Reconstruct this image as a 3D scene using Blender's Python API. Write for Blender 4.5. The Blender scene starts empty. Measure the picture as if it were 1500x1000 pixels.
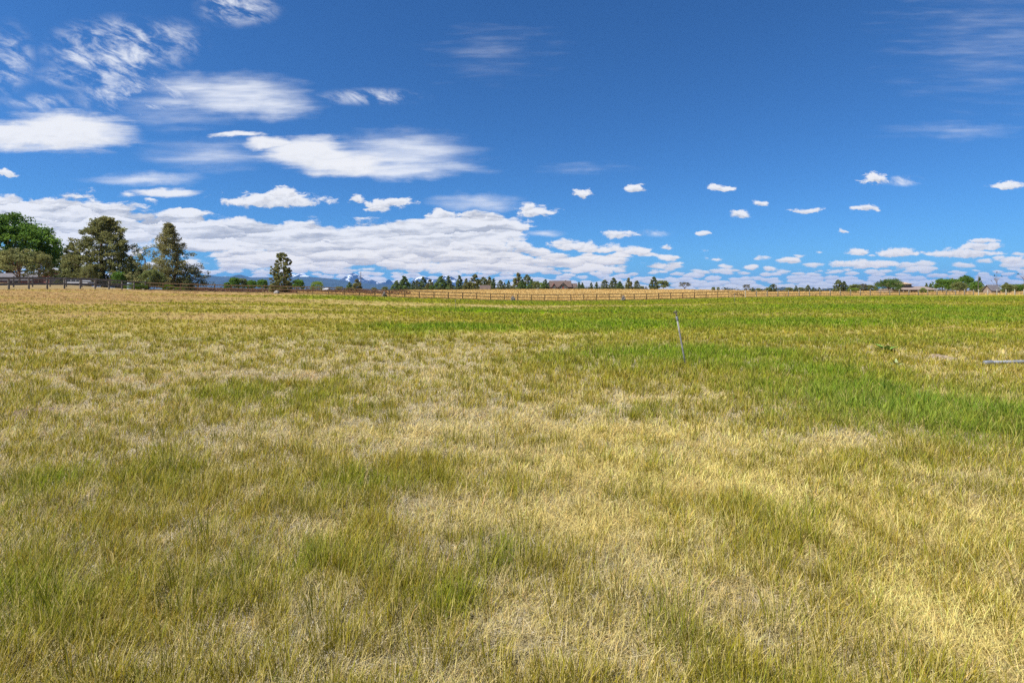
import bpy, math, random
import numpy as np

random.seed(7)
RNG = np.random.default_rng(7)
scene = bpy.context.scene
COL = scene.collection
CAMH = 1.6
HY = 425.5            # the level line, in the 1500x1000 photograph's pixels
F = 750.0             # focal length in those pixels
rad = math.radians

# ------------------------------------------------------------------ helpers
def s01(t):
    t = np.clip(t, 0.0, 1.0)
    return t * t * (3 - 2 * t)

def _hash(ix, iy, seed):
    v = np.sin(ix * 127.1 + iy * 311.7 + seed * 74.7) * 43758.5453
    return v - np.floor(v)

def vnoise(x, y, seed=0):
    ix, iy = np.floor(x), np.floor(y)
    fx, fy = x - ix, y - iy
    ux, uy = fx * fx * (3 - 2 * fx), fy * fy * (3 - 2 * fy)
    a = _hash(ix, iy, seed); b = _hash(ix + 1, iy, seed)
    c = _hash(ix, iy + 1, seed); d = _hash(ix + 1, iy + 1, seed)
    return (a * (1 - ux) + b * ux) * (1 - uy) + (c * (1 - ux) + d * ux) * uy

def fbm(x, y, seed=0, octv=4):
    s, a, t = 0.0, 1.0, 0.0
    for k in range(octv):
        s = s + a * vnoise(x * 2 ** k + 17.3 * k, y * 2 ** k - 9.1 * k, seed + k)
        t += a
        a *= 0.5
    return s / t

def np_mesh(name, verts, quads=None, tris=None, colors=None, smooth=False):
    me = bpy.data.meshes.new(name)
    verts = np.asarray(verts, dtype=np.float32)
    nq = 0 if quads is None else len(quads)
    nt = 0 if tris is None else len(tris)
    me.vertices.add(len(verts))
    me.vertices.foreach_set('co', verts.ravel())
    loops = []
    if nq: loops.append(np.asarray(quads, dtype=np.int32).ravel())
    if nt: loops.append(np.asarray(tris, dtype=np.int32).ravel())
    loops = np.concatenate(loops)
    me.loops.add(len(loops))
    me.loops.foreach_set('vertex_index', loops)
    me.polygons.add(nq + nt)
    starts = np.concatenate([np.arange(nq) * 4, nq * 4 + np.arange(nt) * 3]).astype(np.int32)
    me.polygons.foreach_set('loop_start', starts)
    if smooth:
        me.polygons.foreach_set('use_smooth', np.ones(nq + nt, dtype=bool))
    me.update(calc_edges=True)
    if colors is not None:
        at = me.color_attributes.new('tint', 'FLOAT_COLOR', 'POINT')
        c = np.ones((len(verts), 4), dtype=np.float32)
        c[:, :3] = colors
        at.data.foreach_set('color', c.ravel())
    return me

def link(name, me, mat=None, parent=None, loc=None):
    o = bpy.data.objects.new(name, me)
    COL.objects.link(o)
    if mat is not None:
        me.materials.append(mat)
    if parent is not None:
        o.parent = parent
    if loc is not None:
        o.location = loc
    return o

def tag(o, label=None, cat=None, group=None, kind=None):
    if label: o['label'] = label
    if cat: o['category'] = cat
    if group: o['group'] = group
    if kind: o['kind'] = kind
    return o

def empty(name, loc, label, cat, group=None, rz=0.0, sc=1.0):
    o = bpy.data.objects.new(name, None)
    COL.objects.link(o)
    o.empty_display_size = 0.2
    o.location = loc
    o.rotation_euler = (0, 0, rz)
    o.scale = (sc, sc, sc) if not isinstance(sc, tuple) else sc
    return tag(o, label, cat, group)

class MB:
    """collects boxes, tubes, prisms into one mesh"""
    def __init__(self):
        self.v, self.f = [], []
    def add(self, vs, fs):
        n = len(self.v)
        self.v += [tuple(p) for p in vs]
        self.f += [tuple(i + n for i in f) for f in fs]
        return self
    def box(self, x0, x1, y0, y1, z0, z1):
        vs = [(x0,y0,z0),(x1,y0,z0),(x1,y1,z0),(x0,y1,z0),(x0,y0,z1),(x1,y0,z1),(x1,y1,z1),(x0,y1,z1)]
        return self.add(vs, [(0,3,2,1),(4,5,6,7),(0,1,5,4),(1,2,6,5),(2,3,7,6),(3,0,4,7)])
    def beam(self, a, b, w, h, jit=0.0):
        """box beam from a to b: width w (horizontal), height h"""
        a, b = np.array(a, float), np.array(b, float)
        d = b - a; d /= np.linalg.norm(d)
        up = np.array([0, 0, 1.0]) if abs(d[2]) < 0.9 else np.array([0, 1.0, 0])
        s = np.cross(d, up); s /= np.linalg.norm(s)
        u = np.cross(s, d)
        vs = []
        for p in (a, b):
            for (i, j) in ((-1,-1),(1,-1),(1,1),(-1,1)):
                vs.append(p + s * i * w / 2 + u * j * h / 2)
        return self.add(vs, [(0,1,2,3),(7,6,5,4),(0,4,5,1),(1,5,6,2),(2,6,7,3),(3,7,4,0)])
    def tube(self, pts, rads, n=8, cap=True):
        pts = [np.array(p, float) for p in pts]
        if not hasattr(rads, '__len__'): rads = [rads] * len(pts)
        vs, fs = [], []
        for i, p in enumerate(pts):
            d = pts[min(i + 1, len(pts) - 1)] - pts[max(i - 1, 0)]
            d = d / (np.linalg.norm(d) + 1e-9)
            ref = np.array([1.0, 0, 0]) if abs(d[0]) < 0.8 else np.array([0, 1.0, 0])
            s = np.cross(d, ref); s /= np.linalg.norm(s)
            u = np.cross(s, d)
            for k in range(n):
                t = 2 * math.pi * k / n
                vs.append(p + (s * math.cos(t) + u * math.sin(t)) * rads[i])
        for i in range(len(pts) - 1):
            for k in range(n):
                k2 = (k + 1) % n
                fs.append((i*n+k, i*n+k2, (i+1)*n+k2, (i+1)*n+k))
        if cap:
            fs.append(tuple(range(n - 1, -1, -1)))
            fs.append(tuple((len(pts) - 1) * n + k for k in range(n)))
        return self.add(vs, fs)
    def build(self, name, mat, parent=None, smooth=False, loc=None):
        me = bpy.data.meshes.new(name)
        me.from_pydata(self.v, [], self.f)
        if smooth:
            me.polygons.foreach_set('use_smooth', np.ones(len(self.f), dtype=bool))
        me.update()
        return link(name, me, mat, parent, loc)

# ------------------------------------------------------------------ node helpers
class NT:
    def __init__(self, tree):
        self.t = tree; self.n = tree.nodes; self.l = tree.links
    def put(self, sock, v):
        if hasattr(v, 'links') or isinstance(v, bpy.types.NodeSocket):
            self.l.new(v, sock)
        else:
            sock.default_value = v
    def math(self, op, a, b=None, c=None, clamp=False):
        n = self.n.new('ShaderNodeMath'); n.operation = op; n.use_clamp = clamp
        self.put(n.inputs[0], a)
        if b is not None: self.put(n.inputs[1], b)
        if c is not None: self.put(n.inputs[2], c)
        return n.outputs[0]
    def vmath(self, op, a, b=None, c=None):
        n = self.n.new('ShaderNodeVectorMath'); n.operation = op
        self.put(n.inputs[0], a)
        if b is not None: self.put(n.inputs[1], b)
        if c is not None: self.put(n.inputs[2], c)
        return n.outputs['Value'] if op in ('LENGTH', 'DOT_PRODUCT', 'DISTANCE') else n.outputs[0]
    def comb(self, x, y, z=0.0):
        n = self.n.new('ShaderNodeCombineXYZ')
        for s, v in zip(n.inputs, (x, y, z)): self.put(s, v)
        return n.outputs[0]
    def sep(self, v):
        n = self.n.new('ShaderNodeSeparateXYZ'); self.l.new(v, n.inputs[0])
        return n.outputs
    def noise(self, vec, scale=1.0, detail=4.0, rough=0.55, lac=2.0, dist=0.0, dims='3D'):
        n = self.n.new('ShaderNodeTexNoise'); n.noise_dimensions = dims
        self.put(n.inputs['Vector'], vec)
        n.inputs['Scale'].default_value = scale; n.inputs['Detail'].default_value = detail
        n.inputs['Roughness'].default_value = rough; n.inputs['Lacunarity'].default_value = lac
        n.inputs['Distortion'].default_value = dist
        return n.outputs
    def ramp(self, v, lo, hi, a=0.0, b=1.0, interp='SMOOTHSTEP'):
        n = self.n.new('ShaderNodeMapRange'); n.interpolation_type = interp
        self.put(n.inputs[0], v)
        for i, q in zip((1, 2, 3, 4), (lo, hi, a, b)): self.put(n.inputs[i], q)
        return n.outputs[0]
    def mixf(self, f, a, b):
        n = self.n.new('ShaderNodeMix'); n.data_type = 'FLOAT'
        self.put(n.inputs[0], f); self.put(n.inputs[2], a); self.put(n.inputs[3], b)
        return n.outputs[0]
    def mixc(self, f, a, b, blend='MIX'):
        n = self.n.new('ShaderNodeMix'); n.data_type = 'RGBA'; n.blend_type = blend
        self.put(n.inputs[0], f)
        for s, v in ((n.inputs[6], a), (n.inputs[7], b)):
            self.put(s, v if not isinstance(v, tuple) else (v + (1,))[:4])
        return n.outputs[2]

def new_mat(name):
    m = bpy.data.materials.new(name); m.use_nodes = True
    nt = NT(m.node_tree); nt.n.clear()
    out = nt.n.new('ShaderNodeOutputMaterial')
    return m, nt, out

def leaf_mat(name, trans=0.3, var=0.25, gloss=0.0):
    """thin foliage: diffuse plus translucent, coloured by the mesh's tint"""
    m, nt, out = new_mat(name)
    a = nt.n.new('ShaderNodeAttribute'); a.attribute_name = 'tint'
    d = nt.n.new('ShaderNodeBsdfDiffuse'); t = nt.n.new('ShaderNodeBsdfTranslucent')
    nt.l.new(a.outputs['Color'], d.inputs['Color'])
    nt.l.new(a.outputs['Color'], t.inputs['Color'])
    mx = nt.n.new('ShaderNodeMixShader'); mx.inputs[0].default_value = trans
    nt.l.new(d.outputs[0], mx.inputs[1]); nt.l.new(t.outputs[0], mx.inputs[2])
    nt.l.new(mx.outputs[0], out.inputs['Surface'])
    return m

def rough_mat(name, c1, c2, scale=4.0, rough=0.85, metal=0.0, stretch=(1, 1, 1), bump=0.0, detail=5.0, lo=0.35, hi=0.65):
    m, nt, out = new_mat(name)
    tc = nt.n.new('ShaderNodeTexCoord')
    v = nt.vmath('MULTIPLY', tc.outputs['Object'], stretch)
    nz = nt.noise(v, scale, detail, 0.6)
    f = nt.ramp(nz[0], lo, hi)
    col = nt.mixc(f, c1, c2)
    p = nt.n.new('ShaderNodeBsdfPrincipled')
    nt.l.new(col, p.inputs['Base Color'])
    p.inputs['Roughness'].default_value = rough; p.inputs['Metallic'].default_value = metal
    if bump:
        b = nt.n.new('ShaderNodeBump'); b.inputs['Strength'].default_value = bump
        b.inputs['Distance'].default_value = 0.02
        nt.l.new(nz[0], b.inputs['Height']); nt.l.new(b.outputs[0], p.inputs['Normal'])
    nt.l.new(p.outputs[0], out.inputs['Surface'])
    return m

M = {
    'fence_brown': rough_mat('brown_fence_wood', (0.13, 0.075, 0.035), (0.24, 0.15, 0.075), 6, 0.9, stretch=(1, 1, 0.3)),
    'fence_dark': rough_mat('dark_weathered_wood', (0.12, 0.10, 0.08), (0.225, 0.195, 0.16), 6, 0.9, stretch=(1, 1, 0.3)),
    'fence_pale': rough_mat('pale_weathered_wood', (0.30, 0.27, 0.21), (0.46, 0.42, 0.35), 6, 0.9, stretch=(1, 1, 0.3)),
    'bark': rough_mat('bark', (0.07, 0.05, 0.035), (0.17, 0.12, 0.08), 5, 0.95, stretch=(1, 1, 0.25)),
    'bark_red': rough_mat('stringy_juniper_bark', (0.14, 0.08, 0.045), (0.30, 0.19, 0.11), 4, 0.95, stretch=(1, 1, 0.2)),
    'dead_wood': rough_mat('bare_grey_wood', (0.13, 0.11, 0.10), (0.22, 0.19, 0.17), 5, 0.95),
    'pole': rough_mat('utility_pole_wood', (0.09, 0.07, 0.06), (0.15, 0.12, 0.10), 5, 0.9),
    'galv': rough_mat('galvanised_pipe', (0.17, 0.165, 0.155), (0.29, 0.28, 0.265), 14, 0.8, 0.0, bump=0.1),
    'alum': rough_mat('dull_aluminium_pipe', (0.17, 0.18, 0.195), (0.26, 0.27, 0.285), 6, 0.55, 0.2),
    'brass': rough_mat('dull_brass', (0.20, 0.16, 0.11), (0.33, 0.27, 0.19), 20, 0.5, 0.6),
    'pvc': rough_mat('white_plastic', (0.66, 0.66, 0.62), (0.78, 0.78, 0.74), 8, 0.5),
    'stone': rough_mat('grey_field_stone', (0.10, 0.085, 0.075), (0.20, 0.175, 0.16), 5, 0.95, bump=0.6),
    'boulder': rough_mat('pale_boulder', (0.22, 0.20, 0.18), (0.34, 0.31, 0.29), 5, 0.95, bump=0.6),
    'soil': rough_mat('dry_brown_soil', (0.10, 0.065, 0.042), (0.22, 0.155, 0.11), 9, 1.0, bump=0.9),
    'soil_pale': rough_mat('pale_dry_soil', (0.17, 0.125, 0.08), (0.30, 0.235, 0.165), 12, 1.0, bump=0.9),
    'wall_dark': rough_mat('dark_brown_siding', (0.028, 0.024, 0.024), (0.05, 0.042, 0.040), 3, 0.8, stretch=(0.2, 0.2, 3)),
    'wall_red': rough_mat('red_brown_siding', (0.16, 0.055, 0.04), (0.24, 0.085, 0.06), 3, 0.85, stretch=(3, 3, 0.3)),
    'wall_grey': rough_mat('grey_siding', (0.13, 0.13, 0.14), (0.19, 0.19, 0.20), 3, 0.85, stretch=(0.3, 0.3, 3)),
    'wall_tan': rough_mat('tan_siding', (0.20, 0.15, 0.11), (0.28, 0.22, 0.17), 3, 0.85, stretch=(0.3, 0.3, 3)),
    'roof_brown': rough_mat('brown_roof_shingles', (0.075, 0.050, 0.040), (0.13, 0.088, 0.072), 2.0, 0.9, stretch=(1, 1, 3)),
    'roof_pink': rough_mat('pinkish_grey_roof_shingles', (0.19, 0.145, 0.12), (0.27, 0.21, 0.18), 2.0, 0.9, stretch=(1, 1, 3)),
    'roof_tan': rough_mat('tan_roof_shingles', (0.32, 0.22, 0.13), (0.46, 0.33, 0.21), 2.0, 0.9, stretch=(1, 1, 3)),
    'roof_grey': rough_mat('weathered_grey_roof', (0.085, 0.08, 0.088), (0.135, 0.125, 0.138), 2.0, 0.9, stretch=(1, 1, 3)),
    'roof_white': rough_mat('white_metal_roof', (0.42, 0.43, 0.45), (0.50, 0.51, 0.53), 1.0, 0.5),
    'trim': rough_mat('cream_trim', (0.5, 0.46, 0.38), (0.58, 0.54, 0.46), 3, 0.7),
    'glass': rough_mat('dark_window_glass', (0.03, 0.04, 0.05), (0.06, 0.075, 0.09), 1.0, 0.12),
    'van_white': rough_mat('white_vehicle_paint', (0.52, 0.52, 0.53), (0.58, 0.58, 0.59), 1.0, 0.35),
    'tyre': rough_mat('black_rubber', (0.015, 0.015, 0.015), (0.025, 0.025, 0.025), 8, 0.9),
    'blue_paint': rough_mat('faded_blue_plastic', (0.30, 0.42, 0.55), (0.38, 0.50, 0.62), 3, 0.6),
    'leaf': leaf_mat('tree_leaves', 0.45),
    'blade': leaf_mat('grass_blades', 0.42),
}

# ------------------------------------------------------------------ terrain
_hx = [-400, 0, 45, 120, 213, 312, 426, 489, 553, 616, 676, 716, 772, 827, 880, 932, 982, 1050, 1092, 1180, 1245, 1340, 1500, 1900]
_hf = [2.6, 2.75, 2.65, 2.3, 1.65, 1.33, 1.1, .89, .56, .25, .06, -.14, -.29, -.32, -.26, -.25, -.05, .15, .27, .43, .48, .59, .61, .6]
_fx = [-400, 250, 330, 430, 480, 560, 600, 700, 800, 1000, 1060, 1110, 1200, 1500, 1900]
_ff = [2.6, 2.2, 1.5, 1.3, 1.2, 1.15, 1.6, 1.9, 2.15, 2.1, 1.7, 1.3, 1.1, 1.1, 1.1]

def terrain(x, y):
    x = np.asarray(x, float); y = np.asarray(y, float)
    ys = np.maximum(y, 12.0)
    a = np.clip(750 + 750 * x / ys, -400, 1900)
    hf = np.interp(a, _hx, _hf); ff = np.interp(a, _fx, _ff)
    yf = np.maximum(91 + 0.2 * x, 50.0)
    s = np.clip(y / yf, 0, 1)
    h = hf * s ** 1.5
    t = s01((y - yf) / 180.0)
    h = h + (ff - hf) * t
    h = h + (-7.0 - ff) * s01((y - 340.0) / 320.0)
    side = s01((np.abs(x) - 250) / 400.0)
    h = h * (1 - side) + (-7.0) * side * s01((np.hypot(x, y) - 200) / 400.0)
    near = 1 - s01((np.hypot(x, y) - 60) / 80.0)
    h = h + near * (0.07 * (fbm(x * .45, y * .45, 3, 3) - .5) + 0.045 * (fbm(x * 2.6, y * 2.6, 5, 3) - .5))
    return h

_h00 = float(terrain(0, 0))
def zt(x, y):
    return float(terrain(x, y)) - _h00

def at(px, d):
    """the point on the ground at depth d that lies in the direction of photo column px"""
    x = (px - 750) / F * d
    return x, d, zt(x, d)

def ground_hit(px, py):
    """where the sight line through a photo point below the level line meets the ground"""
    d = CAMH * F / (py - HY)
    for _ in range(6):
        x = (px - 750) / F * d
        d = 0.5 * d + 0.5 * (CAMH - zt(x, d)) * F / (py - HY)
    x = (px - 750) / F * d
    return x, d, zt(x, d)

# ------------------------------------------------------------------ patchwork of the pasture (world metres)
# (photo column, photo row, half width, half height) measured in the photograph -> an ellipse on the ground in metres
def ell(px, py, rx, ry):
    y = CAMH * F / (py - HY)
    return ((px - 750) / F * y, y, rx * y / F, ry * y * y / (CAMH * F))

GREEN = [
    (1190, 548, 120, 17, .85), (1080, 540, 90, 12, .7), (1270, 575, 100, 18, .85), (900, 515, 90, 9, .5), (1420, 470, 120, 6, .6),  # irrigated, lush
    (1000, 523, 170, 17, .95), (1130, 525, 90, 15, .8), (1330, 605, 170, 34, .9), (1220, 580, 110, 22, .8), (1440, 640, 90, 25, .7),
    (640, 483, 110, 7, .9), (560, 486, 80, 6, .5), (700, 455, 140, 5, .8), (980, 455, 260, 6, .6), (1300, 455, 230, 8, .75), (900, 475, 190, 9, .7),
    (1150, 475, 260, 7, .6), (520, 443, 120, 4, .5), (60, 436, 90, 4, .8), (1250, 505, 160, 7, .5), (1460, 500, 60, 6, .5), (1000, 441, 200, 3, .4),
    (760, 441, 160, 3, .5), (1330, 441, 200, 3, .5), (800, 520, 90, 10, .35), (520, 715, 90, 16, .4), (60, 890, 95, 45, .45),
    (735, 835, 45, 40, .5), (440, 845, 35, 35, .5), (660, 905, 60, 30, .5), (330, 850, 40, 30, .3), (250, 700, 60, 30, .4), (1180, 770, 50, 25, .4),
    (940, 610, 90, 16, .45), (1500, 620, 80, 22, .9), (60, 720, 70, 25, .4), (380, 590, 130, 18, .35), (1000, 935, 40, 40, .3), (560, 860, 60, 25, .3)]
STRAW = [
    (560, 640, 110, 12, .8), (950, 640, 140, 18, .65), (1440, 590, 80, 11, .7), (1150, 660, 200, 22, .5), (830, 775, 190, 25, .8),
    (480, 800, 55, 22, .9), (1180, 481, 190, 5, .9), (720, 490, 120, 4, .6), (1330, 490, 200, 4, .7), (1350, 760, 230, 60, .7),
    (1060, 720, 240, 40, .7), (420, 640, 60, 10, .5), (870, 690, 160, 25, .6), (690, 548, 70, 8, .5), (1410, 520, 90, 8, .5), (930, 485, 50, 6, .6), (1400, 900, 120, 60, .8),
    (1150, 700, 250, 30, .6), (1370, 548, 120, 8, .6), (1000, 560, 200, 12, .3), (560, 450, 60, 3, .4), (900, 590, 120, 10, .5)]
RUST = [
    (180, 444, 240, 7, .95), (100, 453, 170, 8, .9), (330, 437, 150, 4, .8), (330, 450, 140, 4, .5), (1440, 486, 90, 4, .7), (1120, 463, 190, 2.2, .7), (60, 470, 200, 8, .45),
    (300, 470, 120, 6, .4), (240, 560, 160, 10, .45), (440, 560, 70, 7, .6), (200, 610, 120, 10, .35), (420, 440, 90, 3, .6), (1300, 463, 160, 2.4, .7), (1000, 447, 260, 1.6, .5), (1300, 446, 240, 1.4, .5), (800, 452, 200, 1.6, .45), (660, 545, 60, 8, .3)]
BARE = [
    (45, 607, 45, 9, .9), (1070, 905, 60, 45, 1.0), (310, 778, 28, 16, .9), (150, 985, 240, 28, .6), (480, 945, 60, 45, .6), (330, 560, 90, 8, .4), (1120, 960, 70, 30, .5),
    (1300, 975, 180, 30, .5), (880, 950, 70, 30, .45), (230, 640, 120, 14, .45), (180, 570, 120, 10, .4), (660, 545, 45, 8, .4), (300, 650, 90, 14, .3), (700, 990, 300, 20, .75), (300, 930, 60, 25, .5), (820, 880, 50, 22, .5), (1180, 860, 60, 25, .5), (620, 740, 70, 14, .4), (1000, 800, 60, 16, .4), (120, 800, 60, 14, .4)]

def blobs(x, y, lst):
    o = np.zeros_like(x)
    wx = x + 0.10 * y * (fbm(x / (0.09 * y + .3), y / (0.18 * y + .5), 11, 3) - .5)
    wy = y * (1 + 0.16 * (fbm(x / (0.08 * y + .3), y / (0.2 * y + .5), 23, 3) - .5))
    for (px, py, rx, ry, w) in lst:
        cx, cy, ax, ay = ell(px, py, rx, ry)
        q = ((wx - cx) / ax) ** 2 + ((wy - cy) / ay) ** 2
        o = np.maximum(o, w * np.exp(-q * 0.9))
    return o

def patches(x, y):
    x = np.asarray(x, float); y = np.maximum(np.asarray(y, float), 0.8)
    G = blobs(x, y, GREEN); S = blobs(x, y, STRAW); R = blobs(x, y, RUST); B = blobs(x, y, BARE)
    n1 = fbm(x / 0.9, y / 0.9, 31, 4); n2 = fbm(x / 3.5, y / 2.2, 41, 4); n3 = fbm(x / 0.33, y / 0.33, 51, 3)
    n4 = fbm(x / 14.0, y / 7.0, 61, 4)
    n5 = fbm(x / 22.0, y / 3.2, 66, 4)
    right = s01((x / y + 0.25) / 0.5)                    # the irrigated half
    far = s01((y - 10) / 18)
    midr = s01((y - 4.5) / 5) * s01((x / y + .15) / .45)
    base = 0.42 + far * (0.19 * right + .05) + .16 * midr + .10 * s01((y - 4) / 5)
    g = base + 0.55 * (n2 - .5) + 0.75 * (n1 - .5) * (1 - .5 * far) + 1.0 * (n3 - .5) * (1 - far) + (0.9 * (n4 - .5) + 1.1 * (n5 - .5)) * far
    g = g + (0.72 + .25 * far) * G - 0.40 * S - 0.75 * R - 0.30 * B
    g = .5 + (g - .5) * (.80 + .2 * far)
    viv = np.clip(.02 + G * 1.05 + (fbm(x / .45, y / .45, 77, 2) - .5) * .5 * (1 - far) + far * right * .24 + (n2 - .5) * .5 + (n5 - .5) * .6 * far, 0, 1)
    st = np.clip(S * (1 - .35 * midr) + 0.9 * (fbm(x / 1.7, y / 1.1, 71, 4) - .48) + .3 * (1 - far) * right, 0, 1)
    rust = np.clip(R + (1 - right) * far * .25, 0, 1)
    bare = np.clip(B + 1.3 * (fbm(x / .7, y / .5, 81, 4) - .60), 0, 1)
    return np.clip(g, 0.0, 1), viv, st, rust, bare

C_OLIVE = np.array([0.310, 0.262, 0.020]); C_GREEN = np.array([0.165, 0.260, 0.008]); C_BLUEG = np.array([0.165, 0.265, 0.040])
C_STRAW = np.array([0.64, 0.53, 0.19]); C_GREY = np.array([0.40, 0.335, 0.20]); C_RUST = np.array([0.385, 0.242, 0.10])
C_SOIL = np.array([0.20, 0.14, 0.10]); C_GOLD = np.array([0.56, 0.385, 0.15]); C_THATCH = np.array([0.50, 0.435, 0.31])

def lerp(a, b, t):
    return a + (b - a) * t[:, None]

def green_col(x, y, viv):
    c = lerp(np.tile(C_OLIVE, (len(x), 1)), C_GREEN, np.clip(viv * 1.1, 0, 1))
    bl = np.exp(-(((x - 6.2) / 2.4) ** 2 + ((y - 6.4) / 1.3) ** 2))
    return lerp(c, C_BLUEG, np.clip(bl, 0, .3))

def dry_col(st, rust, bare):
    c = lerp(np.tile(lerp(np.tile(C_GREY, (1, 1)), C_STRAW, np.array([.45]))[0], (len(st), 1)), C_STRAW, np.clip(st * 1.1, 0, 1))
    c = lerp(c, C_RUST, np.clip(rust, 0, .9))
    return lerp(c, C_GREY, np.clip(bare * .7, 0, .8))

def beyond_fence(x, y):
    return s01((y - (91.6 + .2 * x)) / 1.2)

def fence_left(x, y):
    return s01((-57.5 - x) / 1.0)

# ------------------------------------------------------------------ ground sheet
def build_ground():
    n = 340
    t = np.linspace(-1, 1, n)
    k = 10.6
    xs = np.sinh(t * k) / np.sinh(k) * 36000
    xs = xs + np.sign(t) * np.abs(t) * 38.0
    ty = np.linspace(-0.72, 1, n + 60)
    ys = np.sinh(ty * k) / np.sinh(k) * 38000 + np.sign(ty) * np.abs(ty) * 38.0
    X, Y = np.meshgrid(xs, ys)
    x, y = X.ravel(), Y.ravel()
    z = terrain(x, y) - _h00
    g, viv, st, rust, bare = patches(x, y)
    pf = s01((y - 6) / 16)
    mean = lerp(dry_col(st, rust, bare), np.zeros(3), np.zeros(len(x)))
    mean = mean * (1 - np.clip(g * 1.15, 0, 1))[:, None] + green_col(x, y, viv) * np.clip(g * 1.15, 0, 1)[:, None]
    near = lerp(np.tile(C_THATCH, (len(x), 1)), C_SOIL, np.clip((bare - .45) * 1.5, 0, 1) * (rust < 2))
    col = near * (1 - pf)[:, None] + mean * pf[:, None]
    bf = np.maximum(beyond_fence(x, y), fence_left(x, y) * (y > 20))
    gold = C_GOLD * (0.85 + .3 * fbm(x / 9, y / 5, 91, 3))[:, None]
    gl = np.clip((x / np.maximum(y, 1) + .56) / .2, 0, 1)
    lefty = np.array([0.33, 0.25, 0.13]) * (0.7 + .6 * fbm(x / 5, y / 4, 95, 3))[:, None]
    gold = lefty * (1 - gl)[:, None] + gold * gl[:, None]
    col = col * (1 - bf)[:, None] + gold * bf[:, None]
    dist = s01((y - 420) / 600)
    col = col * (1 - dist)[:, None] + np.array([0.08, 0.09, 0.045]) * dist[:, None]
    nx, ny = len(xs), len(ys)
    ii = (np.arange(ny - 1)[:, None] * nx + np.arange(nx - 1)[None, :]).ravel()
    quads = np.stack([ii, ii + 1, ii + nx + 1, ii + nx], 1)
    me = np_mesh('ground', np.stack([x, y, z], 1), quads=quads, colors=col, smooth=True)
    m, nt, out = new_mat('pasture_soil_and_thatch')
    a = nt.n.new('ShaderNodeAttribute'); a.attribute_name = 'tint'
    tc = nt.n.new('ShaderNodeTexCoord')
    n1 = nt.noise(tc.outputs['Object'], 9.0, 6, 0.65)
    n2 = nt.noise(nt.vmath('MULTIPLY', tc.outputs['Object'], (1, .35, 1)), 60.0, 5, 0.7)
    n3 = nt.noise(nt.vmath('MULTIPLY', tc.outputs['Object'], (.35, 1, 1)), 75.0, 5, 0.7)
    fib = nt.math('MAXIMUM', n2[0], n3[0])
    v1 = nt.ramp(n1[0], .3, .7, .72, 1.22)
    v2 = nt.ramp(fib, .42, .72, .45, 1.35)
    v = nt.math('MULTIPLY', v1, v2)
    col = nt.vmath('SCALE', a.outputs['Color']); nt.put(col.node.inputs['Scale'], v)
    d = nt.n.new('ShaderNodeBsdfDiffuse'); nt.l.new(col, d.inputs['Color'])
    b = nt.n.new('ShaderNodeBump'); b.inputs['Strength'].default_value = .8; b.inputs['Distance'].default_value = .012
    nt.l.new(fib, b.inputs['Height']); nt.l.new(b.outputs[0], d.inputs['Normal'])
    nt.l.new(d.outputs[0], out.inputs['Surface'])
    o = link('ground', me, m)
    tag(o, kind='structure')

# ------------------------------------------------------------------ grass blades
def blade_mesh(name, x, y, L, w, az, lean, bend, col, tipcol, mat, z=None, facing=None):
    n = len(x)
    if z is None: z = terrain(x, y) - _h00
    root = np.stack([x, y, z - 0.004], 1)
    dirx, diry = np.cos(az), np.sin(az)
    l1, l2 = lean, lean + bend
    m = root + np.stack([dirx * np.sin(l1), diry * np.sin(l1), np.cos(l1)], 1) * (L * .55)[:, None]
    tip = m + np.stack([dirx * np.sin(l2), diry * np.sin(l2), np.cos(l2)], 1) * (L * .45)[:, None]
    m[:, 2] = np.maximum(m[:, 2], z + .004); tip[:, 2] = np.maximum(tip[:, 2], z + .003)
    fa = az + math.pi / 2 if facing is None else facing
    wd = np.stack([np.cos(fa), np.sin(fa), np.zeros(n)], 1)
    hw = (w / 2)[:, None] * wd
    V = np.stack([root - hw, root + hw, m - hw * .8, m + hw * .8, tip], 1).reshape(-1, 3)
    base = np.arange(n)[:, None] * 5
    quads = base + np.array([[0, 1, 3, 2]]); tris = base + np.array([[2, 3, 4]])
    mid = (col + tipcol) / 2
    C = np.stack([col, col, mid, mid, tipcol], 1).reshape(-1, 3)
    me = np_mesh(name, V, quads, tris, C)
    return link(name, me, mat)

SIDE = 2.6     # metres of turf beyond both edges of the view, and a little behind its near edge
D0 = 1.45
def more(n, d1, dref=1.7):
    """how many points keep the density that n would have inside the view alone"""
    a = 1.12 * math.log(d1 / dref)
    b = 1.12 * math.log(d1 / D0) + SIDE * (1 / D0 - 1 / d1)
    return int(n * b / a)

def scatter(n, d1):
    """ground points whose number per square metre thins out with distance"""
    g = np.geomspace(D0, d1, 4000)
    c = 1.12 * np.log(g / D0) + SIDE * (1 / D0 - 1 / g)
    d = np.interp(RNG.random(n) * c[-1], c, g)
    return (RNG.random(n) * 2 - 1) * (1.12 * d + SIDE), d

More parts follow.
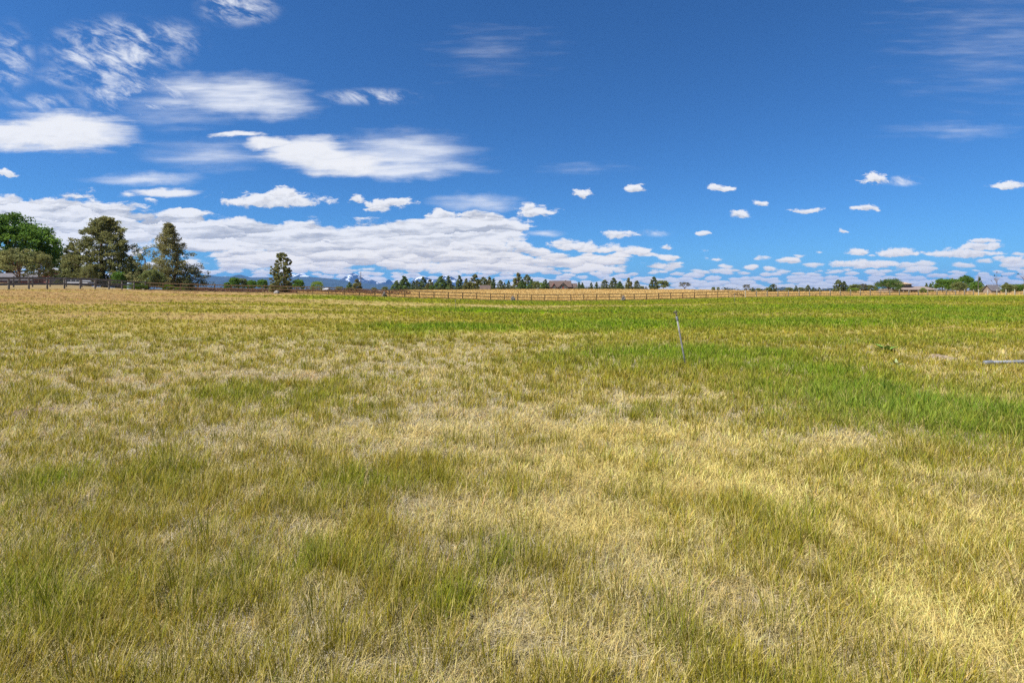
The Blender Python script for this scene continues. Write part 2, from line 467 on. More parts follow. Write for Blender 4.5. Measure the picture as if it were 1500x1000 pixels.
def build_grass():
    xs, ys, Ls, ws, azs, leans, bends, cols, tips, fac = [], [], [], [], [], [], [], [], [], []
    def push(x, y, L, w, az, lean, bend, c, t):
        xs.append(x); ys.append(y); Ls.append(L); ws.append(w); azs.append(az); leans.append(lean); bends.append(bend)
        cols.append(c); tips.append(t)
    # 1: standing blades gathered in tufts
    nt_ = more(60000, 95)
    tx, ty = scatter(nt_, 95)
    per = 11
    rtuft = np.repeat(0.02 + 0.05 * RNG.random(nt_) ** 1.5 + 0.0022 * ty, per)
    ang = RNG.random(nt_ * per) * 2 * np.pi
    rr = np.sqrt(RNG.random(nt_ * per)) * rtuft
    x = np.repeat(tx, per) + rr * np.cos(ang); y = np.repeat(ty, per) + rr * np.sin(ang)
    tr = np.repeat(RNG.random(nt_), per)
    ok = (y < 91.2 + .2 * x) & (x > -57) & (y > 1.2)
    x, y, ang, rr, rtuft, tr = x[ok], y[ok], ang[ok], rr[ok], rtuft[ok], tr[ok]
    g, viv, st, rust, bare = patches(x, y)
    n = len(x)
    keep = RNG.random(n) > np.clip(bare * 1.1 - .12 + .60 * (1 - s01((y - 1.8) / 2.2)), 0, .93)
    isg = tr * .7 + RNG.random(n) * .3 < np.clip(g * 1.25 - .08, 0.03, .97)
    r1, r2 = RNG.random(n), RNG.random(n)
    L = np.where(isg, .055 + .08 * r1 + .05 * viv + .04 * (tr > .75), .035 + .085 * r1) * (1 + .25 * g)
    L = L * np.where(y < 14, 1.0, .95) * (.75 + .5 * np.clip(fbm(x / .8, y / .8, 101, 3), .2, .9))
    L = np.where((r2 > .985) & (y < 12), L * 1.7, L)
    w = np.maximum(.0024 + .0022 * RNG.random(n), .00115 * y * (.7 + .6 * RNG.random(n)))
    wind = -0.6
    az = ang + .5 * RNG.standard_normal(n)
    lean = np.where(isg, .05 + .50 * RNG.random(n), .2 + 1.1 * RNG.random(n))
    bend = np.where(isg, .05 + .5 * RNG.random(n), .05 + .7 * RNG.random(n))
    fd = s01((y - 8) / 30)
    br = (.74 + .2 * fd + (.62 - .42 * fd) * RNG.random(n))[:, None] * (.87 + .3 * fbm(x / .5, y / .5, 111, 2))[:, None]
    gc = green_col(x, y, viv) ; dc = dry_col(st, rust, bare)
    tint = lerp(gc, C_STRAW * .8, np.clip((RNG.random(n) - .70) * 1.6, 0, .5) * (1 - .6 * viv))
    c = np.where(isg[:, None], tint, dc) * br
    tipc = np.where(isg[:, None], lerp(tint, C_STRAW, .08 + .45 * RNG.random(n) ** 2 * (1 - .5 * viv)), dc * 1.12) * br
    hue = 1 + .10 * RNG.standard_normal((n, 3)) * np.array([1, .5, 1])
    c = np.clip(c * hue, .006, .8); tipc = np.clip(tipc * hue, .006, .85)
    k = keep
    push(x[k], y[k], L[k], w[k], az[k], lean[k], bend[k], c[k], tipc[k])
    # 2: loose dry stalks, bent over
    n = more(200000, 60)
    x, y = scatter(n, 60)
    g, viv, st, rust, bare = patches(x, y)
    ok = (RNG.random(n) < (.30 + .70 * np.clip(1 - g + .4 * st, 0, 1)) * (1 - .75 * np.clip(viv - .3, 0, 1))) & (y < 91.2 + .2 * x) & (x > -57) & (RNG.random(n) > bare * .6)
    x, y, g, viv, st, rust, bare = [q[ok] for q in (x, y, g, viv, st, rust, bare)]
    n = len(x)
    L = (.06 + .15 * RNG.random(n) ** 1.6)
    w = np.maximum(.0020 + .0018 * RNG.random(n), .0009 * y)
    az = RNG.random(n) * 2 * np.pi
    lean = .45 + 1.05 * RNG.random(n); bend = -.1 + .7 * RNG.random(n)
    br = (.75 + .5 * RNG.random(n))[:, None]
    c = np.clip(lerp(dry_col(st, rust, bare), C_STRAW, .3 * RNG.random(n)) * br, .01, .8)
    push(x, y, L, w, az, lean, bend, c, np.clip(c * 1.15, 0, .85))
    # distinct tussocks
    nt2 = more(1700, 17)
    tx, ty = scatter(nt2, 17)
    g_, v_, s_, r_, b_ = patches(tx, ty)
    ok = RNG.random(nt2) < np.clip(.25 + .9 * g_ - .5 * s_, .12, 1)
    tx, ty, v_ = tx[ok], ty[ok], v_[ok]
    nt2 = len(tx); per = 64
    size = .55 + .75 * RNG.random(nt2) ** 1.5
    hue = RNG.random(nt2)
    T_ = lambda q: np.repeat(q, per)
    n = nt2 * per
    ang = RNG.random(n) * 6.283; rr = np.sqrt(RNG.random(n)) * T_(size) * .075
    stx = T_(1 + .8 * RNG.random(nt2))
    x = T_(tx) + rr * np.cos(ang) * stx; y = T_(ty) + rr * np.sin(ang)
    L = T_(size) * (.10 + .11 * RNG.random(n)); w = np.maximum(.0026 + .0022 * RNG.random(n), .0010 * y)
    lean = .06 + .55 * (rr / (T_(size) * .075)) * RNG.random(n); bend = .05 + .45 * RNG.random(n)
    gc = lerp(np.tile(C_OLIVE * .95, (n, 1)), C_GREEN * .95, np.clip(T_(v_ * .8 + .5 * (hue - .4)), 0, 1))
    old = RNG.random(n) < T_(.08 + .35 * RNG.random(nt2))
    gc = np.where(old[:, None], C_STRAW * .9, gc) * (.7 + .6 * RNG.random(n))[:, None]
    push(x, y, L, w, ang + .4 * RNG.standard_normal(n), lean, bend, np.clip(gc, .006, .8), np.clip(lerp(gc, C_STRAW, .35 * RNG.random(n) ** 2), .006, .85))
    # straw laid flat in swirls
    nm = more(520, 14)
    tx, ty = scatter(nm, 14)
    g_, v_, s_, r_, b_ = patches(tx, ty)
    ok = RNG.random(nm) < np.clip(.18 + .9 * s_ + .3 * b_ - .3 * g_, .05, 1)
    tx, ty = tx[ok], ty[ok]; nm = len(tx); per = 130; n = nm * per
    T_ = lambda q: np.repeat(q, per)
    sz = T_(.12 + .22 * RNG.random(nm))
    a0 = T_(RNG.random(nm) * 6.283)
    x = T_(tx) + sz * 1.3 * RNG.standard_normal(n) * .6; y = T_(ty) + sz * RNG.standard_normal(n) * .6
    L = .09 + .13 * RNG.random(n); w = np.maximum(.0022 + .0016 * RNG.random(n), .0010 * y)
    az = a0 + .55 * RNG.standard_normal(n); lean = 1.0 + .5 * RNG.random(n); bend = .05 + .5 * RNG.random(n)
    c = C_STRAW * (.72 + .5 * RNG.random(n))[:, None] * np.array([1.06, 1.0, 1.0])
    c = np.clip(c, .01, .85)
    push(x, y, L, w, az, lean, bend, c, c)
    # taller seed stalks here and there
    n = more(1500, 26)
    x, y = scatter(n, 26)
    g, viv, st, rust, bare = patches(x, y)
    L = .16 + .16 * RNG.random(n); w = np.maximum(.0022, .0009 * y)
    az = RNG.random(n) * 6.283; lean = .05 + .5 * RNG.random(n); bend = .1 + .5 * RNG.random(n)
    c = np.clip(lerp(np.tile(C_STRAW * .9, (n, 1)), C_OLIVE * 1.3, .5 * RNG.random(n)), .01, .8)
    push(x, y, L, w, az, lean, bend, c, c)
    zr = terrain(x, y) - _h00
    l2 = lean + bend
    tipx = x + np.cos(az) * (np.sin(lean) * .55 + np.sin(l2) * .45) * L
    tipy = y + np.sin(az) * (np.sin(lean) * .55 + np.sin(l2) * .45) * L
    tipz = zr + (np.cos(lean) * .55 + np.cos(l2) * .45) * L
    m_ = 5
    px_ = np.repeat(tipx, m_) + .006 * RNG.standard_normal(n * m_); py_ = np.repeat(tipy, m_) + .006 * RNG.standard_normal(n * m_)
    pz_ = np.repeat(tipz, m_) - .045 * RNG.random(n * m_)
    cs = np.repeat(c, m_, 0) * (.8 + .5 * RNG.random(n * m_))[:, None]
    os_ = blade_mesh('seed_heads', px_, py_, .016 + .012 * RNG.random(n * m_), np.maximum(.0028, .0009 * np.repeat(y, m_)), RNG.random(n * m_) * 6.28, .2 + .4 * RNG.random(n * m_), .2 + 0 * px_, cs, cs, M['blade'], z=pz_)
    tag(os_, 'straw coloured seed heads on the taller grass stalks', 'seed heads', kind='stuff')
    # 3: dead thatch lying on the ground, close by
    n = more(420000, 16)
    x, y = scatter(n, 16)
    g, viv, st, rust, bare = patches(x, y)
    L = .03 + .10 * RNG.random(n) ** 1.3
    w = np.maximum(.0020 + .0022 * RNG.random(n), .0010 * y)
    az = RNG.random(n) * 2 * np.pi
    lean = 1.15 + .45 * RNG.random(n); bend = -.35 + .8 * RNG.random(n)
    br = (.45 + .95 * RNG.random(n))[:, None]
    c = lerp(np.tile(C_THATCH, (n, 1)), C_STRAW, np.clip(st * .6 + .2 * RNG.random(n), 0, .85))
    c = lerp(c, np.array([.60, .575, .53]), np.clip((RNG.random(n) - .66) * 3, 0, .8) * (1 - st))
    c = lerp(c, C_OLIVE * 1.2, np.clip((g - .5) * 1.2, 0, .45))
    sb = np.clip((blobs(x, y, BARE[:3]) - .35) * 1.6, 0, 1)
    kk = RNG.random(n) > sb * .93
    c = np.clip(c * br, .01, .8)
    zz = terrain(x, y) - _h00 + RNG.random(n) * .03 * (1 - sb)
    L, w, az, lean, bend = L, w, az, lean, bend
    xs1, ys1 = x[kk], y[kk]
    o2 = blade_mesh('thatch', xs1, ys1, L[kk], w[kk], az[kk], lean[kk], bend[kk], c[kk], c[kk], M['blade'], z=zz[kk],
                    facing=az[kk] + math.pi / 2)
    tag(o2, 'matted layer of dead grey and straw coloured grass lying on the soil', 'dead grass', kind='stuff')
    cat = [np.concatenate(q) for q in (xs, ys, Ls, ws, azs, leans, bends, cols, tips)]
    o = blade_mesh('grass', *cat[:7], cat[7], cat[8], M['blade'], facing=cat[4] + math.pi / 2 + .6 * RNG.standard_normal(len(cat[0])))
    tag(o, 'standing green and straw coloured grass covering the whole pasture', 'grass', kind='stuff')
    # golden hay beyond the fence
    n = 70000
    d = 84 + 200 * RNG.random(n) ** 1.5; t = -.42 + 1.5 * RNG.random(n)
    x = t * d; y = d
    ok = y > 92.6 + .2 * x
    x, y = x[ok], y[ok]; n = len(x)
    c = C_GOLD * (.7 + .6 * RNG.random(n))[:, None] * (.8 + .4 * fbm(x / 8, y / 5, 131, 3))[:, None]
    c = np.clip(c, 0, .8)
    o = blade_mesh('hay', x, y, .22 + .25 * RNG.random(n), .00115 * y, RNG.random(n) * 6.28, .5 * RNG.random(n), .6 * RNG.random(n), c, np.clip(c * 1.15, 0, .8),
                   M['blade'], facing=RNG.random(n) * 6.28)
    tag(o, 'tall golden dry grass in the field beyond the rail fence', 'dry grass', kind='stuff')

# ------------------------------------------------------------------ foliage
def leaves(centers, rads, n_each, size, base, rng, flat=0.75, varc=.28, up=0.0):
    """leaf-sized faces through a set of clumps; returns verts, tris, colours"""
    centers = np.asarray(centers, float); rads = np.asarray(rads, float)
    nc = len(centers)
    idx = np.repeat(np.arange(nc), n_each)
    n = len(idx)
    v = rng.standard_normal((n, 3)); v /= np.linalg.norm(v, axis=1)[:, None]
    r = rng.random(n) ** 0.45
    p = centers[idx] + v * (r * rads[idx])[:, None] * np.array([1, 1, flat])
    a = rng.standard_normal((n, 3)); a /= np.linalg.norm(a, axis=1)[:, None]
    a[:, 2] += up; a /= np.linalg.norm(a, axis=1)[:, None]
    b = np.cross(a, rng.standard_normal((n, 3))); b /= np.linalg.norm(b, axis=1)[:, None]
    s = size * (.6 + .8 * rng.random(n))[:, None]
    V = np.stack([p - a * s, p + b * s * .55, p + a * s, p - b * s * .55], 1).reshape(-1, 3)
    q = np.arange(n)[:, None] * 4 + np.array([[0, 1, 2, 3]])
    cl = (1 - varc + 2 * varc * rng.random(nc))[idx]
    lf = (.75 + .5 * rng.random(n))
    hue = 1 + .12 * (rng.random(nc) - .5)[idx]
    c = np.asarray(base)[None, :] * (cl * lf)[:, None] * np.stack([hue, np.ones(n), 1 / hue], 1)
    C = np.repeat(np.clip(c, .004, .6), 4, axis=0)
    return V, q, C

def limb(mb, a, b, r0, r1, sag, rng, n=6, seg=4):
    a, b = np.array(a, float), np.array(b, float)
    pts, rs = [], []
    off = rng.standard_normal(3) * np.linalg.norm(b - a) * .06
    for i in range(seg + 1):
        t = i / seg
        p = a + (b - a) * t + off * math.sin(math.pi * t) + np.array([0, 0, sag * math.sin(math.pi * t)])
        pts.append(p); rs.append(r0 + (r1 - r0) * t)
    mb.tube(pts, rs, n)

PROTO = {}
def make_proto(key, shape, base, seed, height=10.0, width=6.0, clumps=60, per=40, leaf=.2, crown0=.12, bark='bark', gap=0.0, trunk_r=.22, lean=0.0, pw=.85, clump_r=.13, tall=1.0, n_limb=9):
    """a trunk with limbs and a crown of leaf clumps, base at the origin"""
    rng = np.random.default_rng(seed)
    mb = MB()
    top = np.array([lean * height * .1, 0, height * (.97 if shape != 'round' else .80)])
    limb(mb, (0, 0, -.3), top, trunk_r, trunk_r * .12, 0, rng, 9, 8)
    C, R = [], []
    lop = 1 + .22 * np.sin(np.arange(6) * 2.1 + seed)
    def add(c, r):
        C.append(c); R.append(r)
    if shape == 'cone':
        for i in range(clumps):
            t = rng.random() ** 1.7
            z = height * (crown0 + (1 - crown0) * t)
            rmax = width / 2 * ((1 - t) ** pw * (1 - .25 * math.exp(-t * 9))) + .03 * width
            az = rng.random() * 2 * math.pi
            rmax *= lop[int(az / 6.2832 * 6) % 6] * (.70 + .55 * rng.random())
            r = rmax * (.25 + .75 * math.sqrt(rng.random()))
            if gap and vnoise(np.array(az * 1.7), np.array(t * 6), seed)[()] < gap: continue
            cr = max(width * clump_r * (.6 + .8 * rng.random()) * (1.05 - .6 * t), width * .05)
            p = np.array([math.cos(az) * r + lean * z * .1, math.sin(az) * r, z + .1 * r])
            add(p, cr)
            if i % max(1, clumps // n_limb) == 0:
                limb(mb, (lean * z * .1, 0, max(z - .35 * r, .3)), p, trunk_r * .35 * (1 - t) + .02, .015, 0, rng, 5, 3)
        add(np.array([lean * height * .1, 0, height * .96]), width * .06); add(np.array([lean * height * .1, 0, height * .90]), width * .08)
    elif shape == 'round':
        for i in range(clumps):
            u = rng.standard_normal(3); u /= np.linalg.norm(u)
            if u[2] < -.55: u[2] *= -1
            rr = (.45 + .55 * rng.random() ** .5)
            lob = .82 + .36 * vnoise(np.array(u[0] * 2 + 5), np.array(u[2] * 2 + u[1] + 9), seed)[()]
            cz = height * (crown0 + (1 - crown0) * .5); hz = height * (1 - crown0) * .5
            p = np.array([u[0] * width / 2 * rr * lob, u[1] * width / 2 * rr * lob, cz + u[2] * hz * rr * lob])
            if gap and vnoise(np.array(u[0] * 2.6 + 3), np.array(u[2] * 2.6), seed + 5)[()] < gap: continue
            add(p, width * clump_r * (.6 + .8 * rng.random()))
            if i % max(1, clumps // n_limb) == 0:
                limb(mb, (0, 0, height * (.12 + .25 * rng.random())), p, trunk_r * .45, .02, 0, rng, 5, 4)
    elif shape == 'bare':
        for i in range(clumps):
            az = rng.random() * 6.283; t = .25 + .7 * rng.random()
            p = np.array([math.cos(az) * width * .5 * rng.random(), math.sin(az) * width * .5 * rng.random(), height * (t + .2 * rng.random())])
            limb(mb, (0, 0, height * t * .75), p, trunk_r * .4, .03, 0, rng, 5, 4)
            if rng.random() < .5: add(p, width * clump_r)
    me_t = bpy.data.meshes.new(key + '_trunk'); me_t.from_pydata(mb.v, [], mb.f); me_t.update(); me_t.materials.append(M[bark])
    V, q, col = leaves(C, R, per, leaf, base, rng)
    me_c = np_mesh(key + '_crown', V, q, None, col); me_c.materials.append(M['leaf'])
    PROTO[key] = (me_t, me_c, height, width)

JUN = (.225, .225, .085); JUN_D = (.135, .155, .070); JUN_B = (.265, .245, .100); PINE = (.155, .225, .075); PINE_B = (.155, .205, .10)
DEC = (.145, .245, .045); DEC_L = (.22, .30, .05); DEC_D = (.10, .165, .045); SAGE = (.12, .12, .085)

def protos():
    make_proto('cottonwood', 'round', (.115, .20, .036), 1, 12, 15, 300, 90, .20, .0, 'bark', .20, .42, clump_r=.072, n_limb=18)
    make_proto('olive_scrub', 'round', (.26, .26, .10), 2, 6, 7.4, 120, 50, .13, .02, 'bark_red', .34, .16, clump_r=.075, n_limb=14)
    make_proto('big_juniper', 'cone', JUN, 3, 13, 11.5, 760, 56, .145, .03, 'bark_red', .12, .40, pw=.60, clump_r=.050, n_limb=26)
    make_proto('small_juniper', 'cone', JUN_D, 4, 9, 5.6, 200, 64, .18, .02, 'bark_red', .10, .22, pw=.8, clump_r=.10)
    make_proto('airy_juniper', 'cone', JUN_B, 5, 13, 11.6, 700, 42, .125, .05, 'bark_red', .10, .30, pw=1.12, clump_r=.046, n_limb=34)
    make_proto('lone_juniper', 'cone', JUN, 6, 10, 6.4, 360, 60, .14, .03, 'bark_red', .05, .35, lean=.3, pw=.36, clump_r=.07, n_limb=14)
    make_proto('pine_a', 'cone', PINE, 11, 10, 8.0, 162, 45, .33, .01, 'bark', .04, .2, pw=.72, clump_r=.10)
    make_proto('pine_b', 'cone', PINE_B, 12, 10, 6.4, 141, 40, .33, .02, 'bark', .10, .2, pw=.85, clump_r=.10)
    make_proto('pine_c', 'cone', (.235, .235, .09), 13, 10, 7.4, 155, 40, .33, .02, 'bark_red', .14, .2, pw=.65, clump_r=.10)
    make_proto('pine_d', 'cone', (.18, .21, .09), 14, 10, 8.6, 175, 40, .33, .02, 'bark', .12, .2, pw=.5, clump_r=.09)
    make_proto('round_a', 'round', DEC, 21, 8, 9, 110, 52, .28, .0, 'bark', .08, .2, clump_r=.12)
    make_proto('round_b', 'round', (.195, .225, .08), 22, 8, 10, 110, 48, .28, .0, 'bark', .14, .2, clump_r=.11)
    make_proto('round_dark', 'round', DEC_D, 23, 8, 14, 150, 50, .22, .02, 'bark', .10, .25, clump_r=.09)
    make_proto('round_light', 'round', DEC_L, 24, 6, 7.4, 80, 50, .18, -.04, 'bark', .03, .15, clump_r=.13)
    make_proto('shrub_green', 'round', (.13, .22, .02), 25, 2, 3, 40, 50, .08, -.1, 'bark', .0, .05, clump_r=.16)
    make_proto('open_tree', 'round', (.165, .155, .11), 26, 8, 11, 90, 40, .20, .16, 'bark', .26, .22, clump_r=.085, n_limb=14)
    make_proto('snag', 'bare', (.06, .065, .05), 27, 8, 6, 18, 14, .2, .3, 'dead_wood', 0, .18, clump_r=.07)

GROUP_LINE = 'trees in the line beyond the golden field'
def tree(name, key, px, ytop, d, label, cat='tree', group=None, wide=1.0, rz=None, dz=0.0):
    x, y, z = at(px, d)
    me_t, me_c, h0, w0 = PROTO[key]
    h = (HY - ytop) / F * d + CAMH - z
    s = h / h0
    o = empty(name, (x, y, z + dz), label, cat, group, rz if rz is not None else random.random() * 6.28, (s * wide, s * wide, s))
    for nm, me in (('trunk', me_t), ('crown', me_c)):
        c = bpy.data.objects.new(nm, me); COL.objects.link(c); c.parent = o
    return o

def build_trees():
    protos()
    T = tree
    # left cluster
    T('cottonwood_tree', 'cottonwood', 15, 320, 118, 'large leafy bright green cottonwood at the far left edge', 'tree', wide=1.02)
    T('scrub_tree', 'olive_scrub', 28, 362, 92, 'scrubby olive brown tree in front of the big cottonwood', 'tree', wide=1.0)
    T('scrub_tree', 'olive_scrub', 57, 367, 93, 'thin straggly olive tree reaching right of the cottonwood, beside the red barn', 'tree', wide=.6)
    T('juniper_tree', 'small_juniper', 103, 356, 100, 'slim dark juniper just left of the broad tall juniper', 'juniper', wide=1.0)
    T('juniper_tree', 'big_juniper', 154, 320, 100, 'broad tall juniper, the tallest and densest of the trees behind the left fence', 'juniper', wide=1.12)
    T('juniper_tree', 'airy_juniper', 248, 329, 96, 'airy pointed juniper with a visible trunk at the right end of the left cluster', 'juniper', wide=1.12)
    T('juniper_tree', 'small_juniper', 190, 376, 108, 'dark low juniper between the broad tall juniper and the utility pole', 'juniper', wide=1.25)
    T('shrub', 'olive_scrub', 128, 388, 94, 'olive green bush at the foot of the broad tall juniper, left side', 'shrub', wide=.5)
    T('shrub', 'round_a', 174, 399, 92, 'small green bush at the foot of the broad tall juniper, right side', 'shrub', wide=.7)
    T('shrub', 'round_b', 224, 396, 90, 'green bush below the airy pointed juniper', 'shrub', wide=.85)
    T('shrub', 'small_juniper', 276, 404, 92, 'low dark bush at the right foot of the airy pointed juniper', 'shrub', wide=1.1)
    T('shrub', 'small_juniper', 204, 392, 92, 'dark olive bush right beside the tall pole on the left', 'shrub', wide=1.2)
    T('weed_clump', 'shrub_green', 194, 416, 78.0, 'sprawling green weeds along the left fence before the corner', 'weeds', wide=1.6)
    T('weed_clump', 'shrub_green', 207, 417, 79.0, 'green weeds against the fence corner post', 'weeds', wide=1.4)
    T('weed_clump', 'shrub_green', 245, 417.5, 80.6, 'bright yellow green bush standing out against the back fence', 'weeds', wide=1.25)
    T('weed_clump', 'shrub_green', 262, 420.5, 81.5, 'low green weeds right of the bright yellow green bush', 'weeds', wide=1.5)
    # lone juniper and round bushes before the mountains
    T('juniper_tree', 'lone_juniper', 412, 371, 100, 'lone upright juniper with a bare brown trunk in front of the mountains', 'juniper', wide=.95, rz=.4)
    for (px, yt, d, k, w, lab) in [
        (333, 414, 190, 'round_a', .8, 'leftmost small round tree under the blue ridge'),
        (343, 407, 200, 'round_a', .75, 'rounded green tree, second from left under the blue ridge'),
        (355, 408, 205, 'round_b', .75, 'rounded green tree right under the hump of the blue ridge'),
        (369, 411, 205, 'round_a', .9, 'low wide green tree between the ridge hump and the lone juniper'),
        (384, 410, 200, 'round_a', .9, 'dense green tree just left of the lone juniper'),
        (437, 410, 200, 'round_a', .95, 'rounded green tree just right of the lone juniper'),
        (465, 412, 195, 'round_light', .95, 'bright green rounded tree standing alone below the snowy peak'),
        (512, 413.5, 230, 'pine_a', 1.2, 'small dark tree left of the conifer by the thin utility pole'),
        (523, 409, 230, 'pine_c', 1.5, 'broad olive conifer beside the thin utility pole'),
        (497, 419.5, 250, 'round_b', 1.3, 'low dull bush right of the bright green rounded tree'),
        (548, 421, 260, 'round_b', 1.2, 'tiny dull bush right of the thin utility pole'),
        (564, 420, 260, 'round_b', 1.2, 'tiny dark bush left of the first tree in the long tree line')]:
        T('tree' if 'bush' not in lab else 'bush', k, px, yt, d, lab, 'tree' if 'bush' not in lab else 'bush', wide=w)
    # the long tree line
    line = [
        (581, 411, 'pine_a', 1.05, 'dense green tree at the left end of the tree line'),
        (592, 404.5, 'pine_a', 1.0, 'tall pale green rounded conifer, second from the left end of the tree line'),
        (606, 411.5, 'pine_b', 1.0, 'narrow grey green conifer, third from the left end of the tree line'),
        (611, 411, 'pine_d', .6, 'slim conifer fourth from the left end of the tree line'),
        (620, 405.5, 'pine_b', 1.1, 'pointed dark conifer fifth from the left end of the tree line'),
        (630, 409.5, 'pine_c', 1.05, 'olive topped conifer sixth from the left end, over a dark low bush'),
        (646, 404.5, 'pine_a', 1.1, 'tall pointed green conifer in front of the snowy peaks'),
        (657, 404, 'pine_b', .8, 'narrow dark spire right of the tall pointed green conifer before the snowy peaks'),
        (660, 414, 'pine_d', .7, 'low brownish conifer at the foot of the narrow dark spire'),
        (673, 403.5, 'pine_b', .85, 'thin brownish spire left of the group by the small brown roof'),
        (683, 408, 'pine_c', .8, 'short conifer between the thin brownish spire and the tall dark one'),
        (688, 414, 'round_a', .7, 'bright green low tree under the tall dark conifer'),
        (696, 402, 'pine_c', 1.0, 'tall brown green conifer left of the small brown roof'),
        (708, 406, 'pine_d', .75, 'open topped conifer behind the small brown roof'),
        (717, 405.5, 'pine_c', .8, 'twin tipped conifer right behind the small brown roof'),
        (723, 408, 'pine_b', .9, 'green conifer just right of the small brown roof'),
        (733, 410.5, 'pine_d', .7, 'broad short conifer left of the two tallest in the centre'),
        (745, 411, 'pine_b', .9, 'small pointed conifer left of the two tallest in the centre'),
        (739, 414, 'pine_b', .9, 'smallest conifer wedged between two short ones left of centre'),
        (759, 400, 'pine_c', .8, 'tallest conifer near the middle, left one of a pair'),
        (765, 409, 'pine_a', .9, 'low green conifer in front of the pair of tallest conifers'),
        (772, 402.5, 'pine_d', .62, 'second tallest conifer near the middle, right one of a pair'),
        (779, 409, 'pine_a', .8, 'dark conifer close right of the pair of tallest conifers'),
        (785, 412, 'round_b', .6, 'pale small tree between the tall pair and the dark brown house'),
        (791, 414, 'round_light', .8, 'yellow green low tree left of the dark brown house'),
        (799, 409.5, 'pine_a', .95, 'dense dark conifer touching the left side of the dark brown house'),
        (848, 413, 'pine_b', .9, 'small conifer touching the right side of the dark brown house'),
        (853, 414, 'pine_a', .75, 'second small conifer right of the dark brown house'),
        (866, 413.5, 'pine_b', .85, 'thin conifer pair, left one, in the gap right of the house'),
        (874, 413, 'pine_b', .85, 'thin conifer pair, right one, in the gap right of the house'),
        (886, 410, 'pine_d', .8, 'broad flat topped conifer right of the thin conifer pair'),
        (899, 407, 'pine_d', .75, 'tall dark conifer at the left of the group right of the house'),
        (908, 412, 'pine_a', 1.0, 'wide green conifer between two tall ones right of the house'),
        (921, 407, 'pine_c', .75, 'forked pointed conifer right of the tall dark one'),
        (933, 411, 'pine_d', .7, 'conifer with spreading top near the right end of the tree line'),
        (940, 419, 'round_b', .8, 'tiny bush at the right end of the long tree line'),
        (958, 405.5, 'pine_d', .72, 'tall dense conifer standing apart, joined to a rounder tree'),
        (971, 411, 'round_b', .85, 'rounder green tree joined to the tall conifer standing apart'),
    ]
    for i, (px, yt, k, w, lab) in enumerate(line):
        T('conifer' if k.startswith('pine') else 'leafy_tree', k, px, yt, 285 + 40 * ((i * 37) % 10) / 10, lab, 'tree', GROUP_LINE, wide=w * 1.35)
    T('bush', 'round_dark', 632, 418, 270, 'very dark low bush under the olive topped conifer', 'bush', wide=.75)
    T('leafy_tree', 'open_tree', 1003, 413.3, 280, 'wide open crowned tree alone on the golden field skyline', 'tree', wide=1.15)
    T('leafy_tree', 'open_tree', 1093.5, 416.5, 270, 'small open crowned tree above the gate', 'tree', wide=.85)
    for (px, yt, k, w, lab) in [
        (1045, 420.5, 'round_b', .6, 'tiny dark tree, left of a tiny pair on the bare skyline'),
        (1052, 420.5, 'round_b', .5, 'tiny dark tree, right of a tiny pair on the bare skyline'),
        (1103, 421, 'pine_b', 1.0, 'tiny tree just right of the small open crowned tree'),
        (1111, 422, 'round_b', .7, 'second tiny tree right of the small open crowned tree'),
        (1126, 421, 'round_b', .9, 'little round bush left of the tree by the far blue cone hill'),
        (1132.5, 416, 'pine_d', .95, 'bushy conifer left of the far blue cone hill'),
        (1156, 421, 'round_b', 1.0, 'low round tree at the right foot of the far blue cone hill'),
        (1166, 418.3, 'pine_b', 1.0, 'small dark pointed tree right of the far blue cone hill'),
        (1173, 421, 'round_b', .8, 'low grey bush right of the small dark pointed tree'),
        (1183.5, 417.5, 'pine_d', .8, 'brownish bushy tree between the far blue cone hill and the long far hill'),
        (1191, 420.3, 'pine_b', 1.0, 'little dark tree beside the brownish bushy tree'),
        (1200, 420.5, 'pine_b', 1.0, 'grey little tree left of the long far hill'),
        (1228, 410, 'pine_d', .8, 'tall dark conifer in front of the long far hill, left of a pair'),
        (1236.5, 412, 'pine_b', 1.1, 'narrower conifer in front of the long far hill, right of a pair'),
        (1252, 416.5, 'round_b', .9, 'dull bushy tree over the yellow green shrub'),
        (1264, 415.5, 'open_tree', .7, 'thin brownish tree left of the big dark tree by the right house'),
        (1274, 417.5, 'round_b', 1.1, 'grey green round bush left of the big dark tree by the right house')]:
        T('bush' if 'bush' in lab and 'tree' not in lab.split(' ')[:4] else 'tree', k, px, yt, 225, lab, 'tree', wide=w * 1.3)
    T('shrub', 'round_light', 1250, 421.5, 190, 'yellow green shrub behind the right fence', 'shrub', wide=1.6)
    T('leafy_tree', 'round_dark', 1302, 409, 185, 'big dark spreading tree left of the two storey house', 'tree', wide=1.0)
    T('shrub', 'round_light', 1352, 421.5, 155, 'small light green shrub in front of the house porch', 'shrub', wide=.75)
    T('tree', 'pine_a', 1357, 414.5, 235, 'dark tree tops behind the right end of the porch roof, left one', 'tree', wide=.7)
    T('tree', 'pine_a', 1363, 415, 235, 'dark tree tops behind the right end of the porch roof, right one', 'tree', wide=.8)
    for (px, yt, d, k, w, lab) in [
        (1380, 409, 195, 'round_a', .95, 'rounded green tree right of the two storey house'),
        (1395, 409, 200, 'round_a', .9, 'second rounded green tree right of the two storey house'),
        (1415, 405, 200, 'cottonwood', .85, 'tallest rounded green tree of the grove right of the house'),
        (1405, 413, 180, 'round_b', .9, 'lower green tree in front of the grove right of the house'),
        (1430, 413.5, 185, 'round_a', .9, 'lower green tree at the right side of the grove'),
        (1442, 419, 175, 'olive_scrub', .9, 'dull olive bush left of the grey shed roof')]:
        T('leafy_tree' if 'bush' not in lab else 'bush', k, px, yt, d, lab, 'tree' if 'bush' not in lab else 'bush', wide=w)
    T('tree', 'pine_b', 1435, 405.5, 190, 'dark narrow conifer sticking up behind the right side of the grove', 'tree', wide=.7)
